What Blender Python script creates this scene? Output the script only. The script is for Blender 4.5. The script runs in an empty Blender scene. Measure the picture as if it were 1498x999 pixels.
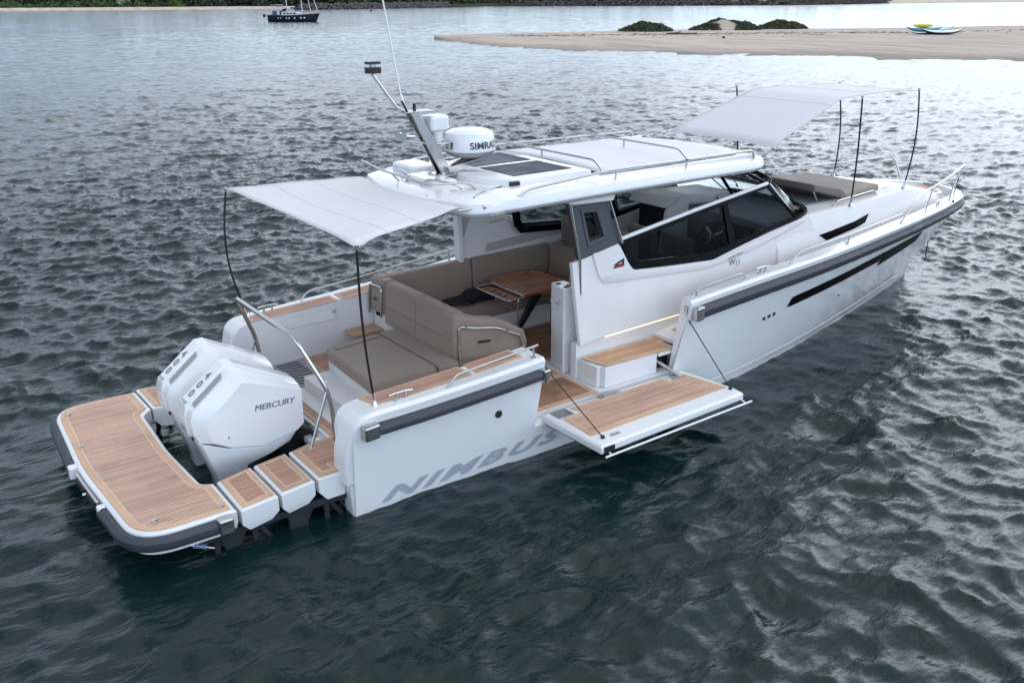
import bpy, bmesh, math, random
import numpy as np
from mathutils import Vector, Matrix
R = math.radians
random.seed(7)
S = bpy.context.scene
C = S.collection

# ---------------------------------------------------------------- camera
cam_d = bpy.data.cameras.new('camera')
cam = bpy.data.objects.new('camera', cam_d); C.objects.link(cam); S.camera = cam
cam_d.sensor_fit = 'HORIZONTAL'; cam_d.sensor_width = 36.0
cam_d.lens = 36.0 * 1358.8 / 1498.0
cam_d.clip_start = 0.1; cam_d.clip_end = 6000
yaw, pitch, roll = R(54.343), R(-20.335), R(-0.398)
fw = Vector((math.cos(pitch)*math.cos(yaw), math.cos(pitch)*math.sin(yaw), math.sin(pitch)))
rt = fw.cross(Vector((0, 0, 1))).normalized(); up = rt.cross(fw)
r2 = rt*math.cos(roll) + up*math.sin(roll); u2 = -rt*math.sin(roll) + up*math.cos(roll)
M = Matrix(((r2.x, u2.x, -fw.x), (r2.y, u2.y, -fw.y), (r2.z, u2.z, -fw.z)))
cam.matrix_world = Matrix.Translation((-3.2728, -8.7791, 4.5895)) @ M.to_4x4()

# ---------------------------------------------------------------- world: hazy broken overcast
SUN_AZ, SUN_EL = 20.0, 31.0
W = bpy.data.worlds.new('World'); S.world = W; W.use_nodes = True
nt = W.node_tree; N = nt.nodes; L = nt.links; N.clear()
def wn(t, **k):
    n = N.new(t)
    for a, b in k.items(): setattr(n, a, b)
    return n
sky = wn('ShaderNodeTexSky'); sky.sky_type = 'NISHITA'; sky.sun_disc = False
sky.sun_elevation = R(SUN_EL); sky.sun_rotation = R(90 - SUN_AZ); sky.air_density = 1.0; sky.dust_density = 2.0
tc = wn('ShaderNodeTexCoord')
sep = wn('ShaderNodeSeparateXYZ'); L.new(tc.outputs['Generated'], sep.inputs[0])
def wm(op, a, b=None, c=None, clamp=False):
    m = wn('ShaderNodeMath'); m.operation = op; m.use_clamp = clamp
    for i, v in enumerate((a, b, c)):
        if v is None: continue
        if isinstance(v, (int, float)): m.inputs[i].default_value = v
        else: L.new(v, m.inputs[i])
    return m.outputs[0]
zz = wm('ADD', wm('MAXIMUM', sep.outputs[2], 0.0), 0.22)
cmb = wn('ShaderNodeCombineXYZ')
L.new(wm('DIVIDE', sep.outputs[0], zz), cmb.inputs[0]); L.new(wm('DIVIDE', sep.outputs[1], zz), cmb.inputs[1])
noi = wn('ShaderNodeTexNoise'); noi.inputs['Scale'].default_value = 1.5; noi.inputs['Detail'].default_value = 9
noi.inputs['Roughness'].default_value = 0.62; noi.inputs['Distortion'].default_value = 0.4
L.new(cmb.outputs[0], noi.inputs['Vector'])
ramp = wn('ShaderNodeValToRGB'); L.new(noi.outputs[0], ramp.inputs[0])
e = ramp.color_ramp.elements
e[0].position = 0.36; e[0].color = (0.275, 0.33, 0.42, 1)
e[1].position = 0.64; e[1].color = (1.22, 1.18, 1.13, 1)
# brightening of the cloud sheet round the veiled sun
sd = Vector((math.cos(R(SUN_EL))*math.cos(R(SUN_AZ)), math.cos(R(SUN_EL))*math.sin(R(SUN_AZ)), math.sin(R(SUN_EL))))
dot = wn('ShaderNodeVectorMath'); dot.operation = 'DOT_PRODUCT'; dot.inputs[1].default_value = sd
L.new(tc.outputs['Generated'], dot.inputs[0])
gl = wm('POWER', wm('MAXIMUM', dot.outputs['Value'], 0.0), 9.0)
glc = wn('ShaderNodeMixRGB'); glc.blend_type = 'ADD'; glc.inputs[0].default_value = 1.0
gcol = wn('ShaderNodeMixRGB'); gcol.blend_type = 'MULTIPLY'; gcol.inputs[0].default_value = 1.0
gcol.inputs[2].default_value = (1.0, 0.95, 0.90, 1)
gv = wn('ShaderNodeCombineXYZ'); gg = wm('MULTIPLY', gl, 2.3)
for i in range(3): L.new(gg, gv.inputs[i])
L.new(gv.outputs[0], gcol.inputs[1])
gm = wn('ShaderNodeMixRGB'); gm.blend_type = 'MULTIPLY'; gm.inputs[0].default_value = 0.6
L.new(gcol.outputs[0], gm.inputs[1]); L.new(ramp.outputs[0], gm.inputs[2])
L.new(ramp.outputs[0], glc.inputs[1]); L.new(gm.outputs[0], glc.inputs[2])
# clear sky part through thin cloud
skm = wn('ShaderNodeMixRGB'); skm.blend_type = 'MULTIPLY'; skm.inputs[0].default_value = 1.0
skm.inputs[2].default_value = (0.10, 0.10, 0.10, 1); L.new(sky.outputs[0], skm.inputs[1])
mx = wn('ShaderNodeMixRGB'); mx.inputs[0].default_value = 0.82
L.new(skm.outputs[0], mx.inputs[1]); L.new(glc.outputs[0], mx.inputs[2])
el = wn('ShaderNodeValToRGB'); L.new(sep.outputs[2], el.inputs[0]); er = el.color_ramp.elements
er[0].position = 0.0; er[0].color = (.29, .41, .54, 1); er[1].position = 1.0; er[1].color = (.74, .75, .76, 1)
for p_, c_ in ((.08, (.36, .485, .62, 1)), (.17, (.52, .60, .70, 1)), (.30, (.56, .615, .685, 1)), (.44, (.42, .48, .56, 1)), (.60, (.25, .305, .37, 1)), (.80, (.33, .365, .41, 1))):
    q_ = er.new(p_); q_.color = c_
em = wn('ShaderNodeMixRGB'); em.blend_type = 'MULTIPLY'; em.inputs[0].default_value = 1.0; L.new(mx.outputs[0], em.inputs[1]); L.new(el.outputs[0], em.inputs[2])
# added brightening of the sky to starboard, lifts the light on the hull side
yb = wm('ADD', wm('MULTIPLY', wm('MAXIMUM', wm('MULTIPLY', sep.outputs[1], -1.0), 0.0), 1.55), 1.0)
bst = wn('ShaderNodeVectorMath'); bst.operation = 'SCALE'; L.new(em.outputs[0], bst.inputs[0]); L.new(yb, bst.inputs['Scale'])
bg = wn('ShaderNodeBackground'); bg.inputs[1].default_value = 2.5; L.new(bst.outputs[0], bg.inputs[0])
wo = wn('ShaderNodeOutputWorld'); L.new(bg.outputs[0], wo.inputs[0])
sl = bpy.data.lights.new('sun', 'SUN'); sl.energy = 0.7; sl.angle = R(120); sl.color = (1, .97, .94)
so = bpy.data.objects.new('sun', sl); C.objects.link(so)
so.rotation_euler = (-sd).to_track_quat('-Z', 'Y').to_euler(); so.location = (0, 0, 50)
S.view_settings.view_transform = 'Standard'; S.view_settings.look = 'None'
S.view_settings.exposure = 0.0; S.view_settings.gamma = 1.0
S.cycles.max_bounces = 8; S.cycles.transparent_max_bounces = 16
S.cycles.use_denoising = True

# ---------------------------------------------------------------- materials
def mat(name, col, rough=.4, metal=0., coat=0., spec=.5, noise=0., nscale=6., bump=0., bscale=40., nstretch=(1, 1, 1), trans=0., ior=1.45, sheen=0.):
    m = bpy.data.materials.new(name); m.use_nodes = True
    t = m.node_tree; b = t.nodes['Principled BSDF']
    b.inputs['Base Color'].default_value = (*col, 1); b.inputs['Roughness'].default_value = rough
    b.inputs['Metallic'].default_value = metal; b.inputs['Coat Weight'].default_value = coat
    b.inputs['Coat Roughness'].default_value = .08
    b.inputs['Specular IOR Level'].default_value = spec; b.inputs['Transmission Weight'].default_value = trans
    b.inputs['IOR'].default_value = ior; b.inputs['Sheen Weight'].default_value = sheen
    tcn = t.nodes.new('ShaderNodeTexCoord'); mp = t.nodes.new('ShaderNodeMapping'); mp.inputs['Scale'].default_value = nstretch
    t.links.new(tcn.outputs['Object'], mp.inputs[0])
    if noise:
        n = t.nodes.new('ShaderNodeTexNoise'); n.inputs['Scale'].default_value = nscale; n.inputs['Detail'].default_value = 6
        t.links.new(mp.outputs[0], n.inputs['Vector'])
        mr = t.nodes.new('ShaderNodeMapRange'); mr.inputs[1].default_value = .3; mr.inputs[2].default_value = .7
        mr.inputs[3].default_value = 1-noise; mr.inputs[4].default_value = 1+noise
        t.links.new(n.outputs[0], mr.inputs[0])
        vm = t.nodes.new('ShaderNodeVectorMath'); vm.operation = 'SCALE'; vm.inputs[0].default_value = col
        t.links.new(mr.outputs[0], vm.inputs['Scale']); t.links.new(vm.outputs[0], b.inputs['Base Color'])
        mr2 = t.nodes.new('ShaderNodeMapRange'); mr2.inputs[1].default_value = .3; mr2.inputs[2].default_value = .7
        mr2.inputs[3].default_value = rough*.8; mr2.inputs[4].default_value = min(1, rough*1.25)
        t.links.new(n.outputs[0], mr2.inputs[0]); t.links.new(mr2.outputs[0], b.inputs['Roughness'])
    if bump:
        n2 = t.nodes.new('ShaderNodeTexNoise'); n2.inputs['Scale'].default_value = bscale; n2.inputs['Detail'].default_value = 4
        t.links.new(mp.outputs[0], n2.inputs['Vector'])
        bp = t.nodes.new('ShaderNodeBump'); bp.inputs['Strength'].default_value = bump; bp.inputs['Distance'].default_value = .01
        t.links.new(n2.outputs[0], bp.inputs['Height']); t.links.new(bp.outputs[0], b.inputs['Normal'])
    return m
GEL = mat('gelcoat_white', (.72, .72, .72),   .18, coat=.5, noise=.03, nscale=1.3)
GELM = mat('gelcoat_matt', (.70, .68, .665), .5, noise=.03, nscale=3)
MOTOR = mat('motor_paint', (.76, .76, .77), .2, coat=.5, noise=.02, nscale=2)
STEEL = mat('stainless', (.50, .49, .475), .17, metal=1., noise=.06, nscale=9)
RUB = mat('fender_rubber', (.045, .048, .060), .55, noise=.12, nscale=8)
BLK = mat('black_plastic', (.012, .012, .013), .4, noise=.1)
DKGR = mat('dark_grey_paint', (.06, .065, .075), .4, noise=.06)
FRAME = mat('black_frame', (.004, .0045, .005), .25, spec=.1, noise=.05)
GLASSW = mat('windscreen_glass', (.50, .56, .58), .01, trans=1., ior=1.42)
GLASS = mat('tinted_glass', (.20, .23, .25), .01, trans=1., ior=1.12, noise=0)
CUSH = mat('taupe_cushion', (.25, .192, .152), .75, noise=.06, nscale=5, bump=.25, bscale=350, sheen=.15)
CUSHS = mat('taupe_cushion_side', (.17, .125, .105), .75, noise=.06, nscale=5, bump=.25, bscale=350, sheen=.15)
CANV = mat('shade_fabric', (.59, .595, .60), .8, noise=.03, nscale=2, bump=1., bscale=1.6, nstretch=(1.2, 3.5, 1))
SOLAR = mat('solar_panel', (.022, .024, .045), .5, spec=.2, noise=.1, nscale=3)
SOFTT = mat('softtop_canvas', (.63, .63, .645), .7, noise=.03, nscale=1.5, bump=.4, bscale=5, nstretch=(4, .5, 1))
GREYT = mat('grey_lettering', (.17, .18, .22), .45, noise=.03)
LGREY = mat('pale_grey_lettering', (.36, .38, .43), .4, noise=.03)
BLACKT = mat('black_lettering', (.03, .03, .035), .4, noise=.03)
NAVY = mat('navy', (.006, .008, .03), .35, noise=.05)
RED = mat('red', (.25, .012, .015), .4, noise=.05)
GREYP = mat('grey_panel', (.30, .30, .31), .5, noise=.05)
WOOD = mat('varnished_table', (.33, .11, .042), .22, coat=.45, noise=.35, nscale=3, nstretch=(1.5, 12, 6))
CAULK = mat('cream_caulk', (.72, .60, .46), .6, noise=.04)
LEDM = bpy.data.materials.new('led_strip'); LEDM.use_nodes = True
_b = LEDM.node_tree.nodes['Principled BSDF']; _b.inputs['Emission Color'].default_value = (1, .72, .38, 1); _b.inputs['Emission Strength'].default_value = .9

def teak(name, col, pitch=.042, line=.16, linecol=(.50, .38, .27), wet=0.):
    m = mat(name, col, .6); t = m.node_tree; b = t.nodes['Principled BSDF']
    nn = t.nodes.new
    tcn = nn('ShaderNodeTexCoord'); sp = nn('ShaderNodeSeparateXYZ'); t.links.new(tcn.outputs['Object'], sp.inputs[0])
    def mm(op, a, bb=None, c=None, cl=False):
        q = nn('ShaderNodeMath'); q.operation = op; q.use_clamp = cl
        for i, v in enumerate((a, bb, c)):
            if v is None: continue
            if isinstance(v, (int, float)): q.inputs[i].default_value = v
            else: t.links.new(v, q.inputs[i])
        return q.outputs[0]
    d = mm('DIVIDE', sp.outputs[1], pitch); fr = mm('FRACT', mm('ADD', d, 100.0)); fl = mm('FLOOR', mm('ADD', d, 100.0))
    ln = mm('LESS_THAN', fr, line) if pitch else None
    wnz = nn('ShaderNodeTexWhiteNoise'); wnz.noise_dimensions = '1D'; t.links.new(fl, wnz.inputs['W'])
    mp = nn('ShaderNodeMapping'); mp.inputs['Scale'].default_value = (3, 90, 30); t.links.new(tcn.outputs['Object'], mp.inputs[0])
    n = nn('ShaderNodeTexNoise'); n.inputs['Scale'].default_value = 1.5; n.inputs['Detail'].default_value = 5; t.links.new(mp.outputs[0], n.inputs['Vector'])
    n2 = nn('ShaderNodeTexNoise'); n2.inputs['Scale'].default_value = 2.2; n2.inputs['Detail'].default_value = 5; t.links.new(tcn.outputs['Object'], n2.inputs['Vector'])
    seg = mm('FLOOR', mm('ADD', mm('MULTIPLY', sp.outputs[0], .8), mm('MULTIPLY', wnz.outputs[0], 7.0)))
    wn2 = nn('ShaderNodeTexWhiteNoise'); wn2.noise_dimensions = '2D'; cb = nn('ShaderNodeCombineXYZ'); t.links.new(fl, cb.inputs[0]); t.links.new(seg, cb.inputs[1]); t.links.new(cb.outputs[0], wn2.inputs['Vector'])
    f = mm('ADD', mm('ADD', mm('MULTIPLY', n.outputs[0], .6), mm('MULTIPLY', wn2.outputs[0], .30)), .50)
    if wet:
        wr = mm('MULTIPLY', mm('SUBTRACT', n2.outputs[0], .46, None), 9.0, None, True)
        f = mm('MULTIPLY', f, mm('SUBTRACT', 1.0, mm('MULTIPLY', wr, wet)))
    else:
        f = mm('MULTIPLY', f, mm('ADD', mm('MULTIPLY', n2.outputs[0], .7), .65))
    vm = nn('ShaderNodeVectorMath'); vm.operation = 'SCALE'; vm.inputs[0].default_value = col; t.links.new(f, vm.inputs['Scale'])
    mix = nn('ShaderNodeMixRGB'); mix.inputs[2].default_value = (*linecol, 1); t.links.new(vm.outputs[0], mix.inputs[1])
    t.links.new(ln, mix.inputs[0]); t.links.new(mix.outputs[0], b.inputs['Base Color'])
    b.inputs['Roughness'].default_value = .55
    return m
PLANK = teak('teak_planks', (.60, .375, .27), linecol=(.26, .15, .105), line=.28)
PLANKR = teak('teak_planks_red', (.54, .30, .205), linecol=(.20, .10, .065), line=.3)
PLANKW = teak('teak_planks_wet', (.34, .165, .10), linecol=(.40, .27, .17), wet=.45)
PLANKB = teak('teak_planks_bench', (.58, .35, .20), linecol=(.25, .14, .08), line=.26)
MARG = teak('teak_margin', (.54, .335, .215), pitch=50., line=0.)

# ---------------------------------------------------------------- mesh helpers
def rnd(pts, r=.05, n=5, closed=False):
    """round the corners of a polyline"""
    P = [Vector(p) for p in pts]; out = []; m = len(P)
    for i, p in enumerate(P):
        if not closed and i in (0, m-1): out.append(p); continue
        a = P[i-1]-p; b = P[(i+1) % m]-p
        if a.length < 1e-6 or b.length < 1e-6: continue
        rr = min(r, a.length*.45, b.length*.45) if not isinstance(r, (list, tuple)) else min(r[i], a.length*.49, b.length*.49)
        if rr < 1e-5: out.append(p); continue
        A = p+a.normalized()*rr; B = p+b.normalized()*rr
        for k in range(n+1):
            t = k/n; out.append((1-t)**2*A+2*t*(1-t)*p+t*t*B)
    return out
class MB:
    def __init__(s): s.v = []; s.f = []; s.m = []
    def add(s, vs, fs, mi=0):
        o = len(s.v); s.v += [tuple(x) for x in vs]; s.f += [tuple(i+o for i in f) for f in fs]; s.m += [mi]*len(fs); return s
    def box(s, a, b, mi=0):
        x0, y0, z0 = a; x1, y1, z1 = b
        return s.add([(x0, y0, z0), (x1, y0, z0), (x1, y1, z0), (x0, y1, z0), (x0, y0, z1), (x1, y0, z1), (x1, y1, z1), (x0, y1, z1)],
                     [(0, 3, 2, 1), (4, 5, 6, 7), (0, 1, 5, 4), (1, 2, 6, 5), (2, 3, 7, 6), (3, 0, 4, 7)], mi)
    def hexa(s, bot, top, mi=0): return s.loft([bot, top], True, True, mi)
    def loft(s, rings, caps=True, closed=True, mi=0):
        n = len(rings[0]); vs = [p for r in rings for p in r]; fs = []
        for i in range(len(rings)-1):
            for j in range(n if closed else n-1):
                k = (j+1) % n; fs.append((i*n+j, i*n+k, (i+1)*n+k, (i+1)*n+j))
        if caps: fs.append(tuple(range(n))[::-1]); fs.append(tuple((len(rings)-1)*n+j for j in range(n)))
        return s.add(vs, fs, mi)
    def prism(s, poly, ax, a, b, mi=0):
        """poly: 2D points; ax 'x': (y,z), 'y': (x,z), 'z': (x,y); a,b may be functions of the 2D point"""
        def g(p, t):
            t = t(*p) if callable(t) else t
            return {'x': (t, p[0], p[1]), 'y': (p[0], t, p[1]), 'z': (p[0], p[1], t)}[ax]
        return s.loft([[g(p, a) for p in poly], [g(p, b) for p in poly]], True, True, mi)
    def ringprism(s, outer, inner, ax, a, b, mi=0):
        n = len(outer); assert n == len(inner)
        def g(p, t): return {'x': (t, p[0], p[1]), 'y': (p[0], t, p[1]), 'z': (p[0], p[1], t)}[ax]
        fn = lambda q, p: (q(*p) if callable(q) else q)
        vs = [g(p, fn(a, p)) for p in outer]+[g(p, fn(a, p)) for p in inner]+[g(p, fn(b, p)) for p in outer]+[g(p, fn(b, p)) for p in inner]
        fs = []
        for i in range(n):
            j = (i+1) % n
            fs += [(i, j, n+j, n+i), (2*n+i, 3*n+i, 3*n+j, 2*n+j), (i, 2*n+i, 2*n+j, j), (n+i, n+j, 3*n+j, 3*n+i)]
        return s.add(vs, fs, mi)
    def tube(s, pts, r=.012, seg=10, mi=0, caps=True):
        P = [Vector(p) for p in pts]; rings = []; prev = None
        for i, p in enumerate(P):
            t = ((P[min(i+1, len(P)-1)]-P[max(i-1, 0)])).normalized()
            if prev is None:
                ref = Vector((0, 0, 1)) if abs(t.z) < .9 else Vector((1, 0, 0)); n = t.cross(ref).normalized()
            else: n = (prev-t*prev.dot(t)).normalized()
            prev = n; b = t.cross(n); rr = r(i/(len(P)-1)) if callable(r) else r
            rings.append([p+n*math.cos(2*math.pi*k/seg)*rr+b*math.sin(2*math.pi*k/seg)*rr for k in range(seg)])
        return s.loft(rings, caps, True, mi)
    def lathe(s, c, prof, seg=32, mi=0, axis=(0, 0, 1)):
        q = Vector((0, 0, 1)).rotation_difference(Vector(axis)); c = Vector(c)
        rings = [[c+q @ Vector((r*math.cos(2*math.pi*k/seg), r*math.sin(2*math.pi*k/seg), z)) for k in range(seg)] for r, z in prof]
        return s.loft(rings, True, True, mi)
    def cyl(s, a, b, r, seg=16, mi=0): return s.tube([a, b], r, seg, mi)
    def sheet(s, poly, z, mi=0):
        return s.add([(p[0], p[1], z(p[0], p[1]) if callable(z) else z) for p in poly], [tuple(range(len(poly)))], mi)
    def build(s, name, mats, parent=None, bevel=0., seg=2, sub=0, sharp=38, smooth=True):
        me = bpy.data.meshes.new(name); me.from_pydata(s.v, [], s.f)
        if not isinstance(mats, (list, tuple)): mats = [mats]
        for m in mats: me.materials.append(m)
        for p, i in zip(me.polygons, s.m): p.material_index = i
        bm = bmesh.new(); bm.from_mesh(me); bmesh.ops.remove_doubles(bm, verts=bm.verts, dist=1e-5)
        bmesh.ops.recalc_face_normals(bm, faces=bm.faces); bm.to_mesh(me); bm.free()
        if smooth:
            me.shade_smooth()
            if not sub: me.set_sharp_from_angle(angle=R(sharp))
        o = bpy.data.objects.new(name, me); C.objects.link(o)
        if parent: o.parent = parent
        if bevel:
            md = o.modifiers.new('b', 'BEVEL'); md.width = bevel; md.segments = seg; md.limit_method = 'ANGLE'; md.angle_limit = R(40)
            md.harden_normals = True
        if sub:
            md = o.modifiers.new('s', 'SUBSURF'); md.levels = sub; md.render_levels = sub
        return o
def tag(o, label=None, cat=None, group=None, kind=None):
    if label: o['label'] = label
    if cat: o['category'] = cat
    if group: o['group'] = group
    if kind: o['kind'] = kind
    return o
def empty(name, loc=(0, 0, 0), rz=0.):
    o = bpy.data.objects.new(name, None); C.objects.link(o); o.location = loc; o.rotation_euler = (0, 0, rz)
    o.empty_display_size = .3
    return o
def inset(poly, d):
    P = [Vector((p[0], p[1])) for p in poly]; n = len(P)
    area = sum(P[i].x*P[(i+1) % n].y-P[(i+1) % n].x*P[i].y for i in range(n)); sg = 1 if area > 0 else -1
    out = []
    for i in range(n):
        a = (P[i]-P[i-1]).normalized(); b = (P[(i+1) % n]-P[i]).normalized()
        na = Vector((-a.y, a.x))*sg; nb = Vector((-b.y, b.x))*sg; m = na+nb
        if m.length < 1e-6: m = na
        m.normalize(); k = max(.35, m.dot(na)); out.append(P[i]+m*(d/k))
    return [tuple(p) for p in out]
def teakpad(name, poly, z, parent, marg=.05, planks=None, line=.008, lab=None):
    zf = z if callable(z) else (lambda x, y: z)
    m = MB()
    m.prism(poly, 'z', lambda x, y: zf(x, y)-.004, lambda x, y: zf(x, y)+.004, 0)
    p1 = inset(poly, marg); p2 = inset(poly, marg+line)
    m.sheet(p1, lambda x, y: zf(x, y)+.0055, 1)
    m.sheet(p2, lambda x, y: zf(x, y)+.0070, 2)
    o = m.build(name, [MARG, CAULK, planks or PLANK], parent, smooth=False)
    if lab: o['label'] = lab
    return o
def textmesh(txt, bold=0., shear=0., space=1.):
    cu = bpy.data.curves.new('t', 'FONT'); cu.body = txt; cu.size = 1.; cu.offset = bold; cu.shear = shear
    cu.space_character = space; cu.resolution_u = 4
    o = bpy.data.objects.new('t', cu); C.objects.link(o); dg = bpy.context.evaluated_depsgraph_get()
    me = bpy.data.meshes.new_from_object(o.evaluated_get(dg)); bpy.data.objects.remove(o)
    xs = [v.co.x for v in me.vertices]; ys = [v.co.y for v in me.vertices]
    x0, x1, y0, y1 = min(xs), max(xs), min(ys), max(ys)
    vs = [((v.co.x-x0)/(x1-x0), (v.co.y-y0)/(y1-y0)) for v in me.vertices]; fs = [tuple(p.vertices) for p in me.polygons]
    bpy.data.meshes.remove(me); return vs, fs
def text(name, txt, fn, m, parent, bold=0., shear=0., space=1.):
    """fn maps (u,v) in the unit box to a point on the surface"""
    vs, fs = textmesh(txt, bold, shear, space)
    return MB().add([fn(u, v) for u, v in vs], fs).build(name, m, parent, smooth=False)
def plane_fn(o, u, v):
    o, u, v = Vector(o), Vector(u), Vector(v); return lambda a, b: o+u*a+v*b
itp = lambda x, xs, ys: float(np.interp(x, xs, ys))

# ================================================================ THE MOTOR YACHT (x forward, y to port, waterline z = 0)
Y = empty('motor_yacht'); tag(Y, 'large white open motor yacht with teak decks, hardtop and folded-down side terrace, in the foreground', 'motor yacht')

_sm = lambda xs, ys, q: np.interp(q, xs, ys)
def smooth_curve(xs, ys, n=4):
    q = np.linspace(xs[0], xs[-1], 241); v = np.interp(q, xs, ys); e0, e1 = v[0], v[-1]
    for _ in range(n):
        w_ = np.pad(v, 6, mode='reflect', reflect_type='odd'); v = np.convolve(w_, np.ones(13)/13, 'valid')
    v[0], v[-1] = e0, e1; return list(q), list(v)
XT, BT = smooth_curve([0, .5, 2.2, 5.7, 6.6, 7.5, 8.65, 9.72, 10.67, 11.36], [1.74, 1.78, 1.80, 1.80, 1.79, 1.72, 1.58, 1.39, 1.17, .95], 3)
XT += [11.55, 11.72, 11.85, 11.94, 12.0, 12.03, 12.04]; BT += [.86, .745, .61, .46, .29, .14, 0.]
XW, BW = smooth_curve([0, 3, 5.4, 7, 8.85, 10.2, 10.9, 11.45], [1.66, 1.66, 1.50, 1.22, .77, .38, .18, 0], 3)
ZX, ZZ = smooth_curve([0, 1, 2.2, 4.3, 5.5, 7, 8.5, 10, 11, 12.04], [1.02, 1.06, 1.13, 1.33, 1.41, 1.48, 1.53, 1.54, 1.53, 1.51], 3)
bt = lambda x: itp(x, XT, BT); bw = lambda x: itp(x, XW, BW); zt = lambda x: itp(x, ZX, ZZ)
def hy(x, z):
    """outer half breadth of the hull at position x, height z (the raked bow is folded into the station parameter)"""
    u = x
    for _ in range(4):
        t = max(0., min(1., z/zt(u))); u = min(12.04, x*12.04/(11.45+.59*t))
    return bw(min(u*11.45/12.04, 11.45))*(1-t**.85)+bt(u)*t**.85
def side_ring(u, s, top=None, thick=.4, inb=.46):
    """closed ring of points for one hull side at deck station u"""
    x = u; T = zt(x) if top is None else top
    xs = lambda z: x*(11.45+.59*max(0, min(1, z/zt(x))))/12.04
    zs = [-.45, -.12, .0, .05, .10, .16, .24]+[.24+(T-.27)*k/6 for k in range(1, 6)]+[T-.03] if T > .5 else [-.45, -.12, .0, .05, .10, .16, .20, .22, .24, .26, .28, .30, T-.03]
    pts = []
    for z in zs:
        if z < 0: y = bw(min(xs(z)*1., 11.45))*(.92 if z < -.3 else .99)
        else:
            t = max(0., min(1., z/zt(x))); y = bw(min(x*11.45/12.04, 11.45))*(1-t**.85)+bt(x)*t**.85
        pts.append((xs(z), s*y, z))
    yt = pts[-1][1]*s
    yo = max(yt-.035, 0); yi = max(yt-thick, 0)
    pts.append((xs(T), s*yo, T)); pts.append((xs(T), s*yi, T)); 
    def yo_(z):
        t = max(0., min(1., z/zt(x))); return bw(min(x*11.45/12.04, 11.45))*(1-t**.85)+bt(x)*t**.85
    pts.append((xs(inb), s*max(min(yi, yo_(inb)-.05), 0), inb)); zm = .5*inb
    pts.append((xs(zm), s*max(min(yi, yo_(zm)-.10), 0), zm))
    yb = max(min(yi, pts[0][1]*s-.10), 0); pts.append((xs(-.45), s*yb, -.45))
    return pts
def rr(a, b, n): return [a+(b-a)*i/n for i in range(n+1)]
def cw(x): return itp(x, [0, 4.22, 4.26, 5.6, 9, 12.04], [.40, .40, .16, .20, .20, .20])
dkz = lambda x: itp(x, [4.3, 5.5, 7, 8.5, 9.6, 10.3, 11, 12.04], [.75, .95, 1.02, 1.12, 1.20, 1.28, 1.36, 1.40])
def inb(x): return .3 if x < 4.31 else dkz(x)-.06
hm = MB()
stn = rr(0, 2.16, 8)
hm.loft([side_ring(u, -1, top=t_) for u, t_ in ((0, .80), (.012, .88), (.04, .95), (.09, .995), (.16, 1.018))]+[side_ring(u, -1) for u in stn[1:]])
hm.loft([side_ring(u, -1, top=.37, thick=.35, inb=.30) for u in rr(2.162, 4.268, 6)])
fs_ = rr(4.27, 11.2, 44)+[11.36, 11.5, 11.62, 11.72, 11.80, 11.87, 11.93, 11.98, 12.01, 12.03, 12.04]
hm.loft([side_ring(u, -1, thick=cw(u), inb=inb(u)) for u in fs_])
hm.loft([side_ring(u, 1, top=t_) for u, t_ in ((0, .80), (.012, .88), (.04, .95), (.09, .995), (.16, 1.018))]+[side_ring(u, 1, thick=cw(u), inb=inb(u)) for u in rr(.3, 4.2, 14)+fs_])
# transom under the aft deck and bottom
hm.box((.02, -1.42, -.4), (.30, 1.42, .36))
hull = hm.build('hull', GEL, Y, bevel=.018, seg=3)
# rounded stern quarters that lead down to the platform
for s in (-1, 1):
    q = MB()
    P = [(a[0], a[1]) for a in rnd([(-.07, .30, 0), (-.075, .60, 0), (.04, 1.01, 0), (.36, 1.022, 0), (.36, .30, 0)], [0, .10, .13, 0, 0], 8)]
    q.prism(P, 'y', s*1.40, lambda x, z: s*(hy(max(x, 0), z)-.03-.05*max(0, -x)))
    q.prism([(-.03, .30), (.3, .30), (.3, -.3), (.0, -.3), (-.01, 0)], 'y', s*1.45, s*1.64)
    q.build('stern_quarter', GEL, Y, bevel=.028, seg=4)
# dark boot line at the chine
b = MB()
# cockpit liner inner walls / floor slab
b.box((.30, -1.40, .30), (5.4, 1.39, .452))
b.box((2.17, -1.62, .30), (4.26, -1.38, .450))
b.build('cockpit_sole', GELM, Y)

MB().prism([(.36+.13*math.cos(a), .70+.17*math.sin(a)) for a in [2*math.pi*k/24 for k in range(24)]], 'y', 1.372, 1.388).build('speaker_grille', mat('pale_grey_grille', (.38, .38, .40), .6, noise=.1), Y, bevel=.004)
# teak on the sole
teakpad('teak_deck', [(.80, .44), (1.9, .44), (1.9, 1.34), (.80, 1.34)], .456, Y, .05, PLANKR)
teakpad('teak_deck', [(2.2, -1.62), (3.05, -1.62), (3.05, -.98), (2.2, -.98)], .456, Y, .05, PLANKW)
teakpad('teak_deck', [(2.2, -.96), (3.05, -.96), (3.05, .62), (2.2, .62)], .456, Y, .05, PLANKW)
teakpad('teak_deck', [(3.08, -.52), (4.5, -.52), (4.5, .60), (3.08, .60)], .456, Y, .05, PLANKW)

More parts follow.
